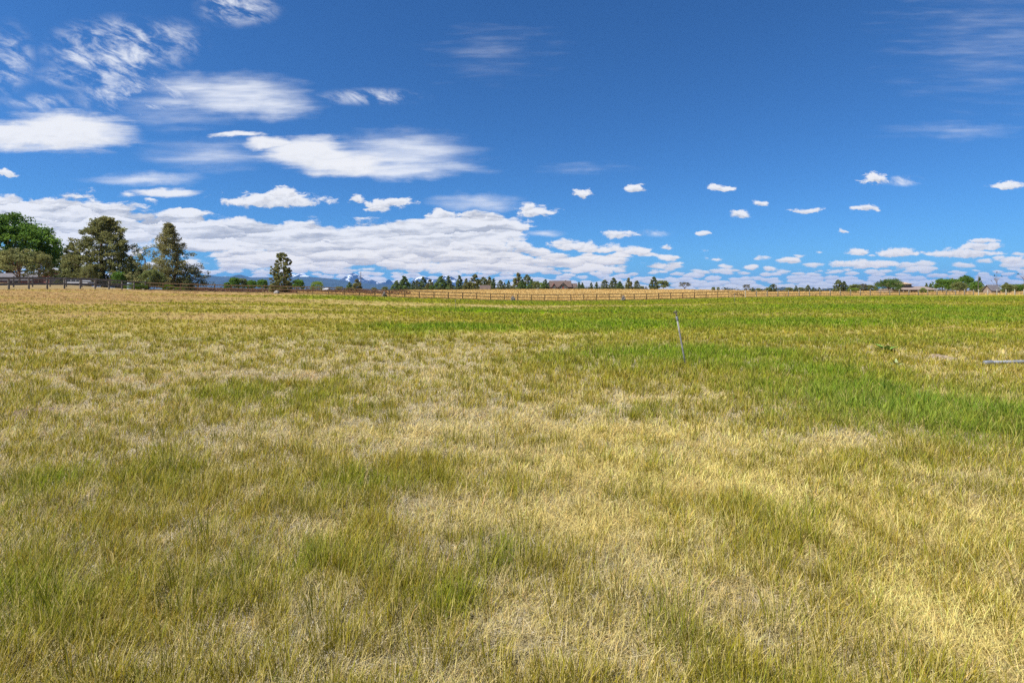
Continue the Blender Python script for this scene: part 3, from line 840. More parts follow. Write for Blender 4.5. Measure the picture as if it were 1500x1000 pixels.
    T('bare_tree', 'snag', 1459.5, 402, 190, 'nearly bare twisted tree above the grey shed roof', 'tree', wide=.7)
    T('shrub', 'pine_d', 1474, 414, 180, 'dark bush right of the grey shed roof', 'shrub', wide=.8)
    T('shrub', 'round_b', 1478, 416.5, 160, 'leftmost brown green bush of the hedge at the right edge', 'shrub', 'hedge at the right edge', wide=1.25)
    T('shrub', 'round_a', 1489, 417, 160, 'middle bush of the hedge at the right edge', 'shrub', 'hedge at the right edge', wide=1.25)
    T('shrub', 'round_b', 1500, 416.5, 160, 'rightmost bush of the hedge, cut by the right edge', 'shrub', 'hedge at the right edge', wide=1.25)
    T('bare_tree', 'snag', 1501, 398, 170, 'dark sparse branches entering at the right edge', 'tree', wide=.8)
    # dry reddish brush beyond the back fence, left of the golden field
    rng = np.random.default_rng(77)
    n = 700
    d = 95 + 150 * rng.random(n); t = -.66 + .46 * rng.random(n)
    x = t * d; y = d
    ok = (y > 94 + .2 * x) & (rng.random(n) < 1 - s01((t + .32) / .16) * .7)
    x, y = x[ok], y[ok]
    z = terrain(x, y) - _h00
    V, q, c = leaves(np.stack([x, y, z + .3], 1), .55 + .5 * rng.random(len(x)), 30, .16, (.15, .082, .055), rng, .8, .35)
    o = link('brush', np_mesh('brush', V, q, None, c), M['leaf'])
    tag(o, 'low reddish brown dry brush beyond the back fence below the mountains', 'brush', kind='stuff')
    # dark scrub at the foot of the tree line
    n = 420
    px = 570 + 380 * rng.random(n); d = 275 + 50 * rng.random(n)
    keep = (px < 798) | (px > 850); px, d = px[keep], d[keep]
    x = (px - 750) / F * d
    z = terrain(x, d) - _h00
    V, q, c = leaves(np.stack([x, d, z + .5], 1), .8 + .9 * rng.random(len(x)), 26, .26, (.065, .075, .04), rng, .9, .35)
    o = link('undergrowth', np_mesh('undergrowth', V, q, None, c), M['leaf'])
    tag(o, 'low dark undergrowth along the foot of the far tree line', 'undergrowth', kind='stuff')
    # far woods on the right skyline, which read as one thin mass
    n = 500
    px = 1060 + 460 * rng.random(n); d = 330 + 120 * rng.random(n)
    x = (px - 750) / F * d
    z = terrain(x, d) - _h00
    V, q, c = leaves(np.stack([x, d, z + .6 + .6 * rng.random(n)], 1), 1.0 + 1.0 * rng.random(n), 22, .35, (.06, .07, .04), rng, .9, .35)
    o = link('far_scrub', np_mesh('far_scrub', V, q, None, c), M['leaf'])
    tag(o, 'thin far strip of scrub along the right skyline', 'scrub', kind='stuff')

# ------------------------------------------------------------------ fences
def rail_fence(label, pts, rails, post_mat, rail_mat, post_h=1.25, step=2.44, post_w=.13, rail_h=.14, tilt=.02, name='rail_fence', group=None):
    """posts and board rails along a polyline of (x, y); one thing"""
    rng = random.Random(int(abs(pts[0][0]) * 10))
    P = []
    for (a, b) in zip(pts[:-1], pts[1:]):
        L = math.hypot(b[0] - a[0], b[1] - a[1]); n = max(1, round(L / step))
        for i in range(n):
            P.append((a[0] + (b[0] - a[0]) * i / n, a[1] + (b[1] - a[1]) * i / n))
    P.append(pts[-1])
    o = empty(name, (P[0][0], P[0][1], zt(*P[0])), label, 'fence', group)
    ox, oy, oz = o.location
    dx, dy = pts[-1][0] - pts[0][0], pts[-1][1] - pts[0][1]
    for i, (x, y) in enumerate(P):
        m = MB(); w = post_w * (.9 + .25 * rng.random())
        h = post_h * (.96 + .09 * rng.random())
        tx, ty = rng.gauss(0, tilt), rng.gauss(0, tilt)
        z = zt(x, y)
        m.tube([(x - ox, y - oy, z - oz - .25), (x - ox + tx * .6, y - oy + ty * .6, z - oz + h * .55), (x - ox + tx, y - oy + ty, z - oz + h - .03), (x - ox + tx, y - oy + ty, z - oz + h)],
               [w * .56, w * .54, w * .52, w * .38], 8)
        m.build('post', post_mat, o)
    for k, rz in enumerate(rails):
        for i in range(len(P) - 1):
            if i % 2 and k >= 0 and i + 1 < len(P): continue
            j = min(i + 2, len(P) - 1)
            m = MB()
            for (a, b) in zip(range(i, j), range(i + 1, j + 1)):
                (x0, y0), (x1, y1) = P[a], P[b]
                ny_, nx_ = (x1 - x0), -(y1 - y0)
                l = math.hypot(nx_, ny_)
                off = -(post_w * .56 + .03)
                nx_, ny_ = nx_ / l * off * -1, ny_ / l * off
                z0, z1 = zt(x0, y0) + rz + rng.gauss(0, .012), zt(x1, y1) + rz + rng.gauss(0, .012)
                m.beam((x0 - ox - nx_, y0 - oy + ny_, z0 - oz), (x1 - ox - nx_, y1 - oy + ny_, z1 - oz), .045, rail_h)
            m.build('rail', rail_mat, o)
    return o

def fy(x): return 91.0 + .2 * x

def rock_pile(px, label, n=14, size=.22, r=.42, h=.9):
    d = 91.0 / (1 - .2 * (px - 750) / F) - .55
    x, y, z = at(px, d)
    o = empty('rock_pile', (x, y, z), label, 'rock pile', 'stone piles beside the fence posts')
    rng = np.random.default_rng(int(px))
    for i in range(n):
        t = i / n
        a = rng.random() * 6.28; rr = r * (1 - t) * math.sqrt(rng.random())
        stone_mesh(rng, size * (1.15 - .5 * t)).build('stone', M['stone'], o, loc=(rr * math.cos(a), rr * math.sin(a), h * t * .9 + .06))
    return o

def stone_mesh(rng, r, flat=.75):
    m = MB(); vs, fs = [], []
    N, K = 5, 7
    for i in range(N + 1):
        th = math.pi * i / N
        for k in range(K):
            ph = 2 * math.pi * k / K
            q = r * (.8 + .4 * rng.random())
            vs.append((q * math.sin(th) * math.cos(ph), q * math.sin(th) * math.sin(ph), q * math.cos(th) * flat))
    for i in range(N):
        for k in range(K):
            k2 = (k + 1) % K
            fs.append((i*K+k, (i+1)*K+k, (i+1)*K+k2, i*K+k2))
    return m.add(vs, fs)

def build_fences():
    rail_fence('dark weathered rail fence running back along the left side of the pasture',
               [(-57, 46), (-57, 79.6)], (1.22, .66), M['fence_dark'], M['fence_dark'], 1.32, post_w=.17, rail_h=.17)
    rail_fence('second dark rail fence standing behind the left fence across a narrow lane',
               [(-63, 52), (-62, 84)], (1.2, .75, .3), M['fence_dark'], M['fence_dark'], 1.3, post_w=.14, rail_h=.15)
    xg0 = 1068; xg1 = 1092
    def onf(px):
        d = 91.0 / (1 - .2 * (px - 750) / F); return ((px - 750) / F * d, d)
    rail_fence('long brown three rail fence between the pasture and the golden field',
               [(-57, 79.6), onf(xg0)], (1.14, .62, .12), M['fence_brown'], M['fence_brown'], 1.22, post_w=.14)
    rail_fence('rail fence with pale posts and brown boards, right of the gate',
               [onf(xg1), onf(1426)], (1.05, .55, .1), M['fence_pale'], M['fence_brown'], 1.22, post_w=.15, rail_h=.12)
    o = rail_fence('pale posts joined by a single pale rail at the far right end',
               [onf(1433.5), onf(1600)], (.42,), M['fence_pale'], M['fence_pale'], 1.2, post_w=.15, rail_h=.07)
    # gate
    a, b = onf(xg0 + 2.0), onf(xg1 - 2.0)
    za, zb = zt(*a), zt(*b)
    g = empty('gate', (a[0], a[1], za), 'brown gate with slanting braces in the back fence, below a small tree', 'gate')
    dx, dy, dz = b[0] - a[0], b[1] - a[1], zb - za
    def P(t, h): return (dx * t, dy * t, dz * t + h)
    for t in (.02, .5, .98):
        MB().beam(P(t, .1), P(t, 1.12), .06, .10).build('stile', M['fence_brown'], g)
    for h in (.14, .45, .62, 1.08):
        MB().beam((dx * .02, dy * .02 - .07, dz * .02 + h), (dx * .98, dy * .98 - .07, dz * .98 + h), .035, .10).build('bar', M['fence_brown'], g)
    for (t0, h0, t1, h1) in ((.04, .2, .48, 1.0), (.52, 1.0, .96, .2)):
        MB().beam((dx * t0, dy * t0 - .12, dz * t0 + h0), (dx * t1, dy * t1 - .12, dz * t1 + h1), .035, .09).build('brace', M['fence_brown'], g)
    rock_pile(563, 'pile of stones by the fence, at the left end of the tree line')
    rock_pile(751, 'pile of stones by the fence under the tallest pair of conifers')
    rock_pile(913, 'pile of stones by the fence right of the dark brown house')
    x, y, z = at(405.5, 81.5)
    rng = np.random.default_rng(5)
    o = stone_mesh(rng, .42, .8).build('boulder', M['boulder'], None, loc=(x, y, z + .15))
    tag(o, 'pale grey boulder at the foot of the fence below the lone juniper', 'boulder')
    # corral panel row beyond the back fence
    p0, p1 = at(336, 87), at(384, 88.5)
    c = empty('corral_panel', p0, 'reddish brown slatted corral panel standing behind the fence left of the lone juniper', 'corral panel')
    dx, dy, dz = p1[0] - p0[0], p1[1] - p0[1], p1[2] - p0[2]
    n = 16
    for i in range(n + 1):
        t = i / n
        MB().beam((dx * t, dy * t, dz * t - .1), (dx * t + .05, dy * t, dz * t + .68), .10, .06).build('picket', M['bark_red'], c)
    for h in (.2, .62):
        MB().beam((-.05, -.09, h), (dx + .05, dy - .09, dz + h), .05, .10).build('bar', M['bark_red'], c)

# ------------------------------------------------------------------ irrigation gear and small things
def riser(px, py, top_px, top_py, label, r=.019, detail=True, mat='galv'):
    x, y, z = ground_hit(px, py)
    o = empty('sprinkler_riser', (x, y, z), label, 'sprinkler riser', 'sprinkler risers standing in the pasture')
    tx = (top_px - 750) / F * y - x; tz = CAMH - (top_py - HY) / F * y - z
    ty = -.05
    def P(t): return (tx * t, ty * t, tz * t)
    MB().tube([(-tx * .06, 0, -tz * .06), P(.3), P(.6), P(.86)], [r, r, r, r * .98], 12).build('pipe', M[mat], o, smooth=True)
    MB().tube([P(.84), P(.845), P(.895), P(.90)], [r * 1.05, r * 1.5, r * 1.5, r * 1.1], 12).build('collar', M['alum'] if detail else M[mat], o)
    hd = MB().tube([P(.895), P(.925), P(.93), P(.955)], [r * .8, r * .8, r * 1.25, r * 1.1], 10).build('sprinkler_head', M['brass'], o)
    if detail:
        q = np.array(P(.955)); ax = np.array([tx, ty, tz]); ax /= np.linalg.norm(ax)
        m = MB()
        # bridge of an impact sprinkler: two uprights and a cap
        s = np.array([1.0, .25, .2]); s -= ax * s.dot(ax); s /= np.linalg.norm(s)
        hgt = .055
        for k in (-1, 1):
            m.tube([q + s * k * .020, q + s * k * .024 + ax * hgt * .5, q + s * k * .010 + ax * hgt], [.006, .006, .006], 6)
        m.tube([q + ax * hgt * .9, q + ax * hgt * 1.18], [.014, .010], 8)
        m.build('bridge', M['brass'], hd)
        MB().tube([q + ax * .012, q + s * -.030 + ax * .026, q + s * -.055 + ax * .040], [.011, .009, .006], 8).build('nozzle', M['brass'], hd)
        MB().tube([q + s * .035 + ax * .020, q + ax * .030, q + s * -.045 + ax * .022], [.007, .005, .010], 6).build('impact_arm', M['brass'], hd)
    return o

def leaf_blade(mb, base, az, elev, L, W, curl=.5):
    """a broad leaf as a folded strip with thickness"""
    N = 6; vs = []
    for i in range(N + 1):
        t = i / N
        r = L * t
        e = elev - curl * t
        w = W * math.sin(math.pi * min(1, .12 + .88 * t)) ** .8 * (1 - .15 * t) + .004
        cx, cz = r * math.cos(e), r * math.sin(elev - curl * t * .6)
        for k, sgn in enumerate((-1, 0, 1)):
            fold = .18 * w if sgn else 0
            lx, ly, lz = cx, sgn * w / 2, cz + fold
            vs.append((base[0] + lx * math.cos(az) - ly * math.sin(az), base[1] + lx * math.sin(az) + ly * math.cos(az), base[2] + lz))
    n = len(vs)
    vs2 = [(a, b, c - .0025) for (a, b, c) in vs]
    fs = []
    for i in range(N):
        for k in range(2):
            a = i * 3 + k
            fs.append((a, a + 3, a + 4, a + 1)); fs.append((n + a, n + a + 1, n + a + 4, n + a + 3))
    mb.add(vs + vs2, fs)

def weed(px, py, label, n, L, W, c1, c2, seed):
    x, y, z = ground_hit(px, py)
    o = empty('broadleaf_weed', (x, y, z + .02), label, 'weed', 'broadleaf weeds in the pasture')
    m = PLANT_M.get(c1)
    if m is None:
        m = PLANT_M[c1] = rough_mat('weed_leaf', c1, c2, 12, .55)
    rng = random.Random(seed)
    for i in range(n):
        mb = MB()
        leaf_blade(mb, (0, 0, .0), 6.283 * i / n + rng.uniform(-.3, .3), rng.uniform(.75, 1.4), L * rng.uniform(.75, 1.2), W * rng.uniform(.8, 1.2), rng.uniform(.4, .9))
        mb.build('leaf', m, o, smooth=True)

PLANT_M = {}

def mound(px, py, label, rx, ry, h, mat, seed, hole=False):
    x, y, z = ground_hit(px, py)
    n = 30
    t = np.linspace(-1, 1, n); X, Y = np.meshgrid(t, t)
    r = np.sqrt(X ** 2 + Y ** 2)
    lump = fbm(X * 3 + seed, Y * 3, seed, 4); fine = fbm(X * 9 + seed, Y * 9, seed + 3, 3)
    Z = h * np.clip(1 - r * (1.25 - .5 * lump), -.25, 1) ** 1 + h * .8 * (fine - .5) * (r < .95)
    if hole:
        Z -= h * 2.2 * np.exp(-(((X - .25) / .22) ** 2 + ((Y + .1) / .25) ** 2))
    gx, gy = x + X * rx, y + Y * ry
    ztt = terrain(gx, gy) - _h00
    Zw = ztt + np.where(r > .98, -.03, Z)
    ii = (np.arange(n - 1)[:, None] * n + np.arange(n - 1)[None, :]).ravel()
    q = np.stack([ii, ii + 1, ii + n + 1, ii + n], 1)
    me = np_mesh('soil_mound', np.stack([(X * rx).ravel(), (Y * ry).ravel(), (Zw - z).ravel()], 1), q)
    o = link('soil_mound', me, M[mat], loc=(x, y, z))
    tag(o, label, 'soil mound')

def build_small():
    riser(1005, 539, 988.5, 455, 'leaning grey metal sprinkler riser with a brass head in the middle of the pasture', .0165)
    riser(667.5, 453, 667, 437, 'thin pale sprinkler riser far off, left of centre before the fence', .016, False, 'stone')
    riser(1076.5, 447, 1075.5, 428, 'thin pale sprinkler riser far off in front of the gate', .016, False, 'stone')
    x, y, z = ground_hit(1456, 537)
    o = empty('irrigation_pipe', (x, y, z + .055), 'grey aluminium irrigation pipe lying in the grass at the right edge', 'pipe')
    r = .036
    MB().tube([(-.1, .02, .03), (.5, .01, .045), (2.4, -.02, .055), (6.2, -.05, .05)], r, 14).build('pipe', M['alum'], o, smooth=True)
    MB().tube([(-.18, .02, .026), (-.17, .02, .026), (-.02, .02, .032), (-.01, .02, .032)], [r * 1.05, r * 1.28, r * 1.28, r * 1.05], 14).build('coupling', M['alum'], o, smooth=True)
    weed(1298, 518, 'leafy green broadleaf weed standing alone right of the riser', 9, .27, .12, (.13, .27, .035), (.19, .34, .06), 3)
    weed(1313, 539, 'small pale grey green weed below the leafy broadleaf weed', 6, .17, .045, (.22, .27, .10), (.29, .34, .14), 4)
    mound(48, 607, 'dark brown burrow mound with a hole at the left edge of the pasture', .42, .34, .07, 'soil', 3, True)
    mound(1376, 524, 'pale bare soil mound between the leafy weed and the irrigation pipe', .30, .38, .08, 'soil_pale', 8)
    mound(308, 782, 'small reddish dirt scrape in the left foreground', .10, .10, .02, 'soil', 12, True)

# ------------------------------------------------------------------ buildings
def gable(mb, x0, x1, y0, y1, z0, z1, axis='x', over=.35, th=.14):
    """two thick roof slopes with the ridge along an axis; eaves at z0, ridge at z1"""
    if axis == 'x':
        ym = (y0 + y1) / 2
        sl = (z1 - z0) / (ym - y0)
        for (ya, s) in ((y0 - over, 1), (y1 + over, -1)):
            zb = z0 - sl * over
            vs = [(x0 - over, ya, zb), (x1 + over, ya, zb), (x1 + over, ym, z1), (x0 - over, ym, z1)]
            vs2 = [(a, b, c + th) for a, b, c in vs]
            mb.add(vs + vs2, [(0,1,2,3),(7,6,5,4),(0,4,5,1),(1,5,6,2),(2,6,7,3),(3,7,4,0)])
    else:
        xm = (x0 + x1) / 2
        sl = (z1 - z0) / (xm - x0)
        for xa in (x0 - over, x1 + over):
            zb = z0 - sl * over
            vs = [(xa, y0 - over, zb), (xa, y1 + over, zb), (xm, y1 + over, z1), (xm, y0 - over, z1)]
            vs2 = [(a, b, c + th) for a, b, c in vs]
            mb.add(vs + vs2, [(0,1,2,3),(7,6,5,4),(0,4,5,1),(1,5,6,2),(2,6,7,3),(3,7,4,0)])
    return mb

def walls(mb, x0, x1, y0, y1, z0, z1, ridge=None, axis='x'):
    """a block with, if wanted, gable ends up to the ridge"""
    mb.box(x0, x1, y0, y1, z0, z1)
    if ridge:
        e = .002
        if axis == 'x':
            ym = (y0 + y1) / 2
            for xa, xb in ((x0 + e, x0 + .2), (x1 - .2, x1 - e)):
                mb.add([(xa, y0, z1), (xa, y1, z1), (xa, ym, ridge), (xb, y0, z1), (xb, y1, z1), (xb, ym, ridge)],
                       [(0,1,2),(5,4,3),(0,3,4,1),(1,4,5,2),(2,5,3,0)])
        else:
            xm = (x0 + x1) / 2
            for ya, yb in ((y0 + e, y0 + .2), (y1 - .2, y1 - e)):
                mb.add([(x0, ya, z1), (x1, ya, z1), (xm, ya, ridge), (x0, yb, z1), (x1, yb, z1), (xm, yb, ridge)],
                       [(0,1,2),(5,4,3),(0,3,4,1),(1,4,5,2),(2,5,3,0)])
    return mb

def window(parent, x, y, z, w, h):
    """a window on a wall that faces the pasture: frame with a pane set in it"""
    f = MB()
    t = .09
    f.box(x - w/2 - t, x + w/2 + t, y - .06, y - .003, z - h/2 - t, z - h/2)
    f.box(x - w/2 - t, x + w/2 + t, y - .06, y - .003, z + h/2, z + h/2 + t)
    f.box(x - w/2 - t, x - w/2, y - .06, y - .003, z - h/2 + .001, z + h/2 - .001)
    f.box(x + w/2, x + w/2 + t, y - .06, y - .003, z - h/2 + .001, z + h/2 - .001)
    fr = f.build('window', M['trim'], parent)
    MB().box(x - w/2 + .001, x + w/2 - .001, y - .03, y - .006, z - h/2 + .001, z + h/2 - .001).build('pane', M['glass'], fr)

def build_houses():
    # dark brown house beyond the golden field
    d = 300.0; x, y, z = at(824, d); s = d / F
    zb = z - .3
    o = empty('house', (x, y, zb), 'dark brown house with a wide brown roof and a central gable beyond the golden field', 'house')
    top = (HY - 411.3) / F * d + CAMH - zb
    eave = top - 3.3
    wl = MB(); walls(wl, -7.0, 5.0, 0, 9, -1, eave, top - .1, 'x'); wl.build('wall', M['wall_dark'], o)
    gable(MB(), -7.0, 5.0, 0, 9, eave, top, 'x', .55).build('roof', M['roof_brown'], o)
    ga = MB(); walls(ga, -3.2, 3.6, -2.2, 2.5, -1, eave - .9, top - 1.3, 'y'); ga.build('gable_wall', M['wall_dark'], o)
    gable(MB(), -3.2, 3.6, -2.2, 2.5, eave - .9, top - 1.2, 'y', .45).build('gable_roof', M['roof_brown'], o)
    g2 = MB(); walls(g2, -6.6, -3.6, -1.2, 2.0, -1, eave - .6, top - 1.6, 'y'); g2.build('gable_wall', M['wall_dark'], o)
    r2 = gable(MB(), -6.6, -3.6, -1.2, 2.0, eave - .6, top - 1.5, 'y', .35).build('gable_roof', M['wall_red'], o)
    w2 = MB(); walls(w2, 5.01, 8.6, 1, 7, -1, eave - .6, top - 1.7, 'x'); w2.build('wing_wall', M['wall_dark'], o)
    gable(MB(), 5.3, 8.6, 1, 7, eave - .6, top - 1.6, 'x', .4).build('wing_roof', M['roof_brown'], o)
    MB().box(2.0, 2.9, 5.5, 6.5, top - 1.5, top + .5).build('chimney', M['stone'], o)
    for wx in (-1.4, 1.8): window(o, wx, -2.2, 1.5, 1.3, 1.3)
    window(o, .2, -2.2, 3.2, 1.0, .9)
    window(o, 6.6, 1.0, 1.5, 1.4, 1.1); window(o, -5.1, -1.2, 1.5, 1.2, 1.2)
    MB().box(-.35, .65, -2.26, -2.203, -.3, 2.0).build('door', M['wall_red'], o)
    # small brown roofed shed in the tree line
    d = 272.0; x, y, z = at(710.5, d)
    o = empty('shed', (x, y, z), 'small shed with a brown roof half hidden in the tree line', 'shed')
    top = (HY - 418.0) / F * d + CAMH - z
    m = MB(); walls(m, -2.5, 2.6, 0, 4.2, -.3, top - 1.75, top - .1, 'x'); m.build('wall', M['wall_dark'], o)
    gable(MB(), -2.5, 2.6, 0, 4.2, top - 1.75, top, 'x', .4).build('roof', M['roof_brown'], o)
    MB().box(-.9, .9, -.05, -.003, -.2, 1.4).build('door', M['wall_tan'], o)
    # two storey house on the right
    d = 205.0; x, y, z = at(1340, d)
    zb = z
    o = empty('house', (x, y, zb), 'two storey house with a tan upper roof and a long pinkish porch roof', 'house')
    s = d / F
    def H(py): return (HY - py) / F * d + CAMH - zb
    def Xx(px): return (px - 1340) * s
    m = MB(); m.box(Xx(1316), Xx(1340), 3, 11, H(419.5), H(415.6)); m.build('upper_wall', M['wall_grey'], o)
    # upper hip roof
    r = MB(); e0, e1, zr, ze = Xx(1313), Xx(1342), H(410.2), H(415.6)
    xr0, xr1, ym = Xx(1322), Xx(1330), 7.0
    vs = [(e0, 2, ze), (e1, 2, ze), (e1, 12, ze), (e0, 12, ze), (xr0, ym, zr), (xr1, ym, zr)]
    vs += [(a, b, c - .12) for a, b, c in vs[:4]]
    r.add(vs, [(0,1,5,4),(1,2,5),(2,3,4,5),(3,0,4),(6,7,1,0),(7,8,2,1),(8,9,3,2),(9,6,0,3),(9,8,7,6)])
    r.build('upper_roof', M['roof_tan'], o)
    MB().box(Xx(1326.3), Xx(1328.3), 6.4, 7.4, zr - .6, zr + .35).build('chimney', M['stone'], o)
    m = MB(); m.box(Xx(1340) + .01, Xx(1345.5), 3.5, 10, H(419.5), H(416.2)); m.build('side_wall', M['wall_grey'], o)
    m = MB(); m.box(Xx(1339), Xx(1347), 2.8, 10.8, H(416.2) + .003, H(415.7)); m.build('side_roof', M['roof_grey'], o)
    for px_ in (1333, 1336.6): window(o, Xx(px_), 3.0, H(417.5), .6, .6)
    window(o, Xx(1343), 3.5, H(417.7), .8, .5)
    # porch and lower storey
    m = MB(); m.box(Xx(1317), Xx(1369), 4, 12, -.3, H(422.5)); m.build('lower_wall', M['wall_tan'], o)
    r = MB(); zt0, zt1 = H(419.3), H(424.0)
    vs = [(Xx(1319), -1.2, zt1), (Xx(1371), -1.2, zt1), (Xx(1368), 4.6, zt0), (Xx(1322), 4.6, zt0), (Xx(1368), 12, zt0 - .2), (Xx(1322), 12, zt0 - .2)]
    vs += [(a, b, c - .14) for a, b, c in vs]
    r.add(vs, [(0,1,2,3),(3,2,4,5),(9,8,7,6),(11,10,8,9),(0,6,7,1),(1,7,8,2),(2,8,10,4),(4,10,11,5),(5,11,9,3),(3,9,6,0)])
    r.build('porch_roof', M['roof_pink'], o)
    for px_ in (1321, 1331, 1344, 1357, 1368):
        MB().box(Xx(px_) - .08, Xx(px_) + .08, -.9, -.74, -.2, zt1 - .03).build('porch_post', M['trim'], o)
    for px_ in (1327, 1337, 1350, 1362): window(o, Xx(px_), 4.0, 1.0, 1.5, .8)
    # grey shed roof on the right
    d = 165.0; x, y, z = at(1459, d)
    o = empty('shed', (x, y, z), 'low shed with a weathered grey roof near the right edge', 'shed')
    top = (HY - 417.6) / F * d + CAMH - z
    m = MB(); walls(m, -1.4, 1.4, 0, 3, -.3, top - 1.6, top - .12, 'x'); m.build('wall', M['wall_tan'], o)
    gable(MB(), -1.4, 1.4, 0, 3, top - 1.6, top, 'x', .3).build('roof', M['roof_grey'], o)
    # red brown barn behind the left trees
    d = 104.0; x, y, z = at(84, d)
    o = empty('barn', (x, y, z), 'red brown barn with a white metal roof partly hidden by trees on the left', 'barn')
    top = (HY - 393.5) / F * d + CAMH - z
    m = MB(); walls(m, -2.8, 1.9, 0, 6, -.4, top - 1.3, top - .12, 'y'); m.build('wall', M['wall_red'], o)
    gable(MB(), -2.8, 1.9, 0, 6, top - 1.3, top, 'y', .4).build('roof', M['roof_white'], o)
    MB().box(-1.4, .6, -.06, -.003, -.2, 2.0).build('door', M['wall_dark'], o)
    d = 106.0; x, y, z = at(22, d)
    o = empty('shed', (x, y, z), 'grey roofed shed glimpsed under the cottonwood at the far left', 'shed')
    top = (HY - 400.5) / F * d + CAMH - z
    m = MB(); walls(m, -4.5, 3.6, 0, 4, -.3, top - 1.2, top - .1, 'x'); m.build('wall', M['wall_red'], o)
    gable(MB(), -4.5, 3.6, 0, 4, top - 1.2, top, 'x', .4).build('roof', M['roof_grey'], o)
    MB().box(-.9, .9, -.05, -.003, -.2, 1.7).build('door', M['wall_dark'], o)
    # low pale roofs far beyond the brush
    for (px, d, yt, w, lab) in ((474.5, 210, 422.3, 2.8, 'low shelter with a pale roof right of the bright green rounded tree'),
                                (418.5, 190, 421.9, 1.0, 'tiny white roofed shelter below the right side of the lone juniper')):
        x, y, z = at(px, d)
        o = empty('shelter', (x, y, z), lab, 'shelter')
        top = max((HY - yt) / F * d + CAMH - z, 1.3)
        m = MB(); m.box(-w/2, w/2, 0, 2.4, -.3, top - .5); m.build('wall', M['wall_tan'], o)
        gable(MB(), -w/2, w/2, 0, 2.4, top - .5, top, 'x', .3, .1).build('roof', M['roof_white'], o)
    # van behind the left fence
    d = 90.0; x, y, z = at(117, d)
    o = empty('parked_van', (x, y, z), 'white van with dark windows parked behind the left fence under the trees', 'van')
    o.scale = (.95, .95, .76)
    b = MB(); pr = [(-2.1, .35), (2.0, .35), (2.15, .75), (2.05, 1.05), (1.35, 1.2), (.75, 1.85), (-1.9, 1.9), (-2.12, 1.5)]
    n = len(pr); vs = [(a, -.85, c) for a, c in pr] + [(a, .85, c) for a, c in pr]
    b.add(vs, [tuple(range(n)), tuple(range(2*n-1, n-1, -1))] + [(i, n + i, n + (i+1) % n, (i+1) % n) for i in range(n)])
    b.build('body', M['van_white'], o)
    for (xa, xb) in ((-1.75, -1.0), (-.85, -.1), (.05, .85)):
        MB().add([(xa, -.862, 1.2), (xb + (.15 if xb > .5 else 0), -.862, 1.2), (xb - (.2 if xb > .5 else 0), -.862, 1.72), (xa, -.862, 1.72),
                  (xa, -.84, 1.2), (xb, -.84, 1.2), (xb - .2, -.84, 1.72), (xa, -.84, 1.72)],
                 [(0,1,2,3),(0,4,5,1),(1,5,6,2),(2,6,7,3),(3,7,4,0)]).build('window', M['glass'], o)
    for wx in (-1.3, 1.3):
        for wy in (-.78, .78):
            w = MB().tube([(wx, wy - .1, .33), (wx, wy + .1, .33)], .33, 16).build('wheel', M['tyre'], o)
            MB().tube([(wx, wy - .112, .33), (wx, wy + .112, .33)], .17, 12).build('rim', M['galv'], w)
    MB().tube([(2.07, -.6, .85), (2.16, -.6, .85)], .1, 10).build('headlight', M['pvc'], o)
    MB().tube([(2.07, .6, .85), (2.16, .6, .85)], .1, 10).build('headlight', M['pvc'], o)
    # pale blue drum
    x, y, z = at(190, 88)
    o = empty('drum', (x, y, z), 'pale blue drum behind the left fence near the corner', 'drum')
    MB().tube([(0, 0, 0), (0, 0, .03), (0, 0, .45), (0, 0, .47), (0, 0, .50), (0, 0, 1.0), (0, 0, 1.02)], [.34, .38, .38, .40, .38, .38, .34], 18).build('body', M['blue_paint'], o)
    MB().tube([(0, 0, 1.02), (0, 0, 1.06)], [.36, .34], 18).build('lid', M['roof_white'], o)

def utility_pole(px, d, ytop, label, r=.14, arms=((.93, 1.1),)):
    x, y, z = at(px, d)
    h = (HY - ytop) / F * d + CAMH - z
    o = empty('utility_pole', (x, y, z), label, 'utility pole')
    MB().tube([(0, 0, -.3), (0, 0, h * .5), (0, 0, h)], [r, r * .85, r * .7], 10).build('pole', M['pole'], o)
    for (t, L) in arms:
        a = MB().beam((-L, -r - .04, h * t), (L, -r - .04, h * t), .1, .13).build('crossarm', M['pole'], o)
        for k in (-.9, -.35, .35, .9):
            MB().tube([(L * k, -r - .04, h * t + .066), (L * k, -r - .04, h * t + .2)], [.06, .04], 8).build('insulator', M['stone'], a)
    return o

def build_poles():
    utility_pole(212.5, 98, 380, 'tall plain pole between the broad tall juniper and the airy juniper', .15, ())
    o = utility_pole(528.5, 240, 398, 'thin utility pole with two short crossarms in front of the snowy peak', .16, ((.80, 1.6), (.70, 1.1)))
    utility_pole(1433, 178, 404, 'thin grey pole in front of the right side of the grove', .10, ())

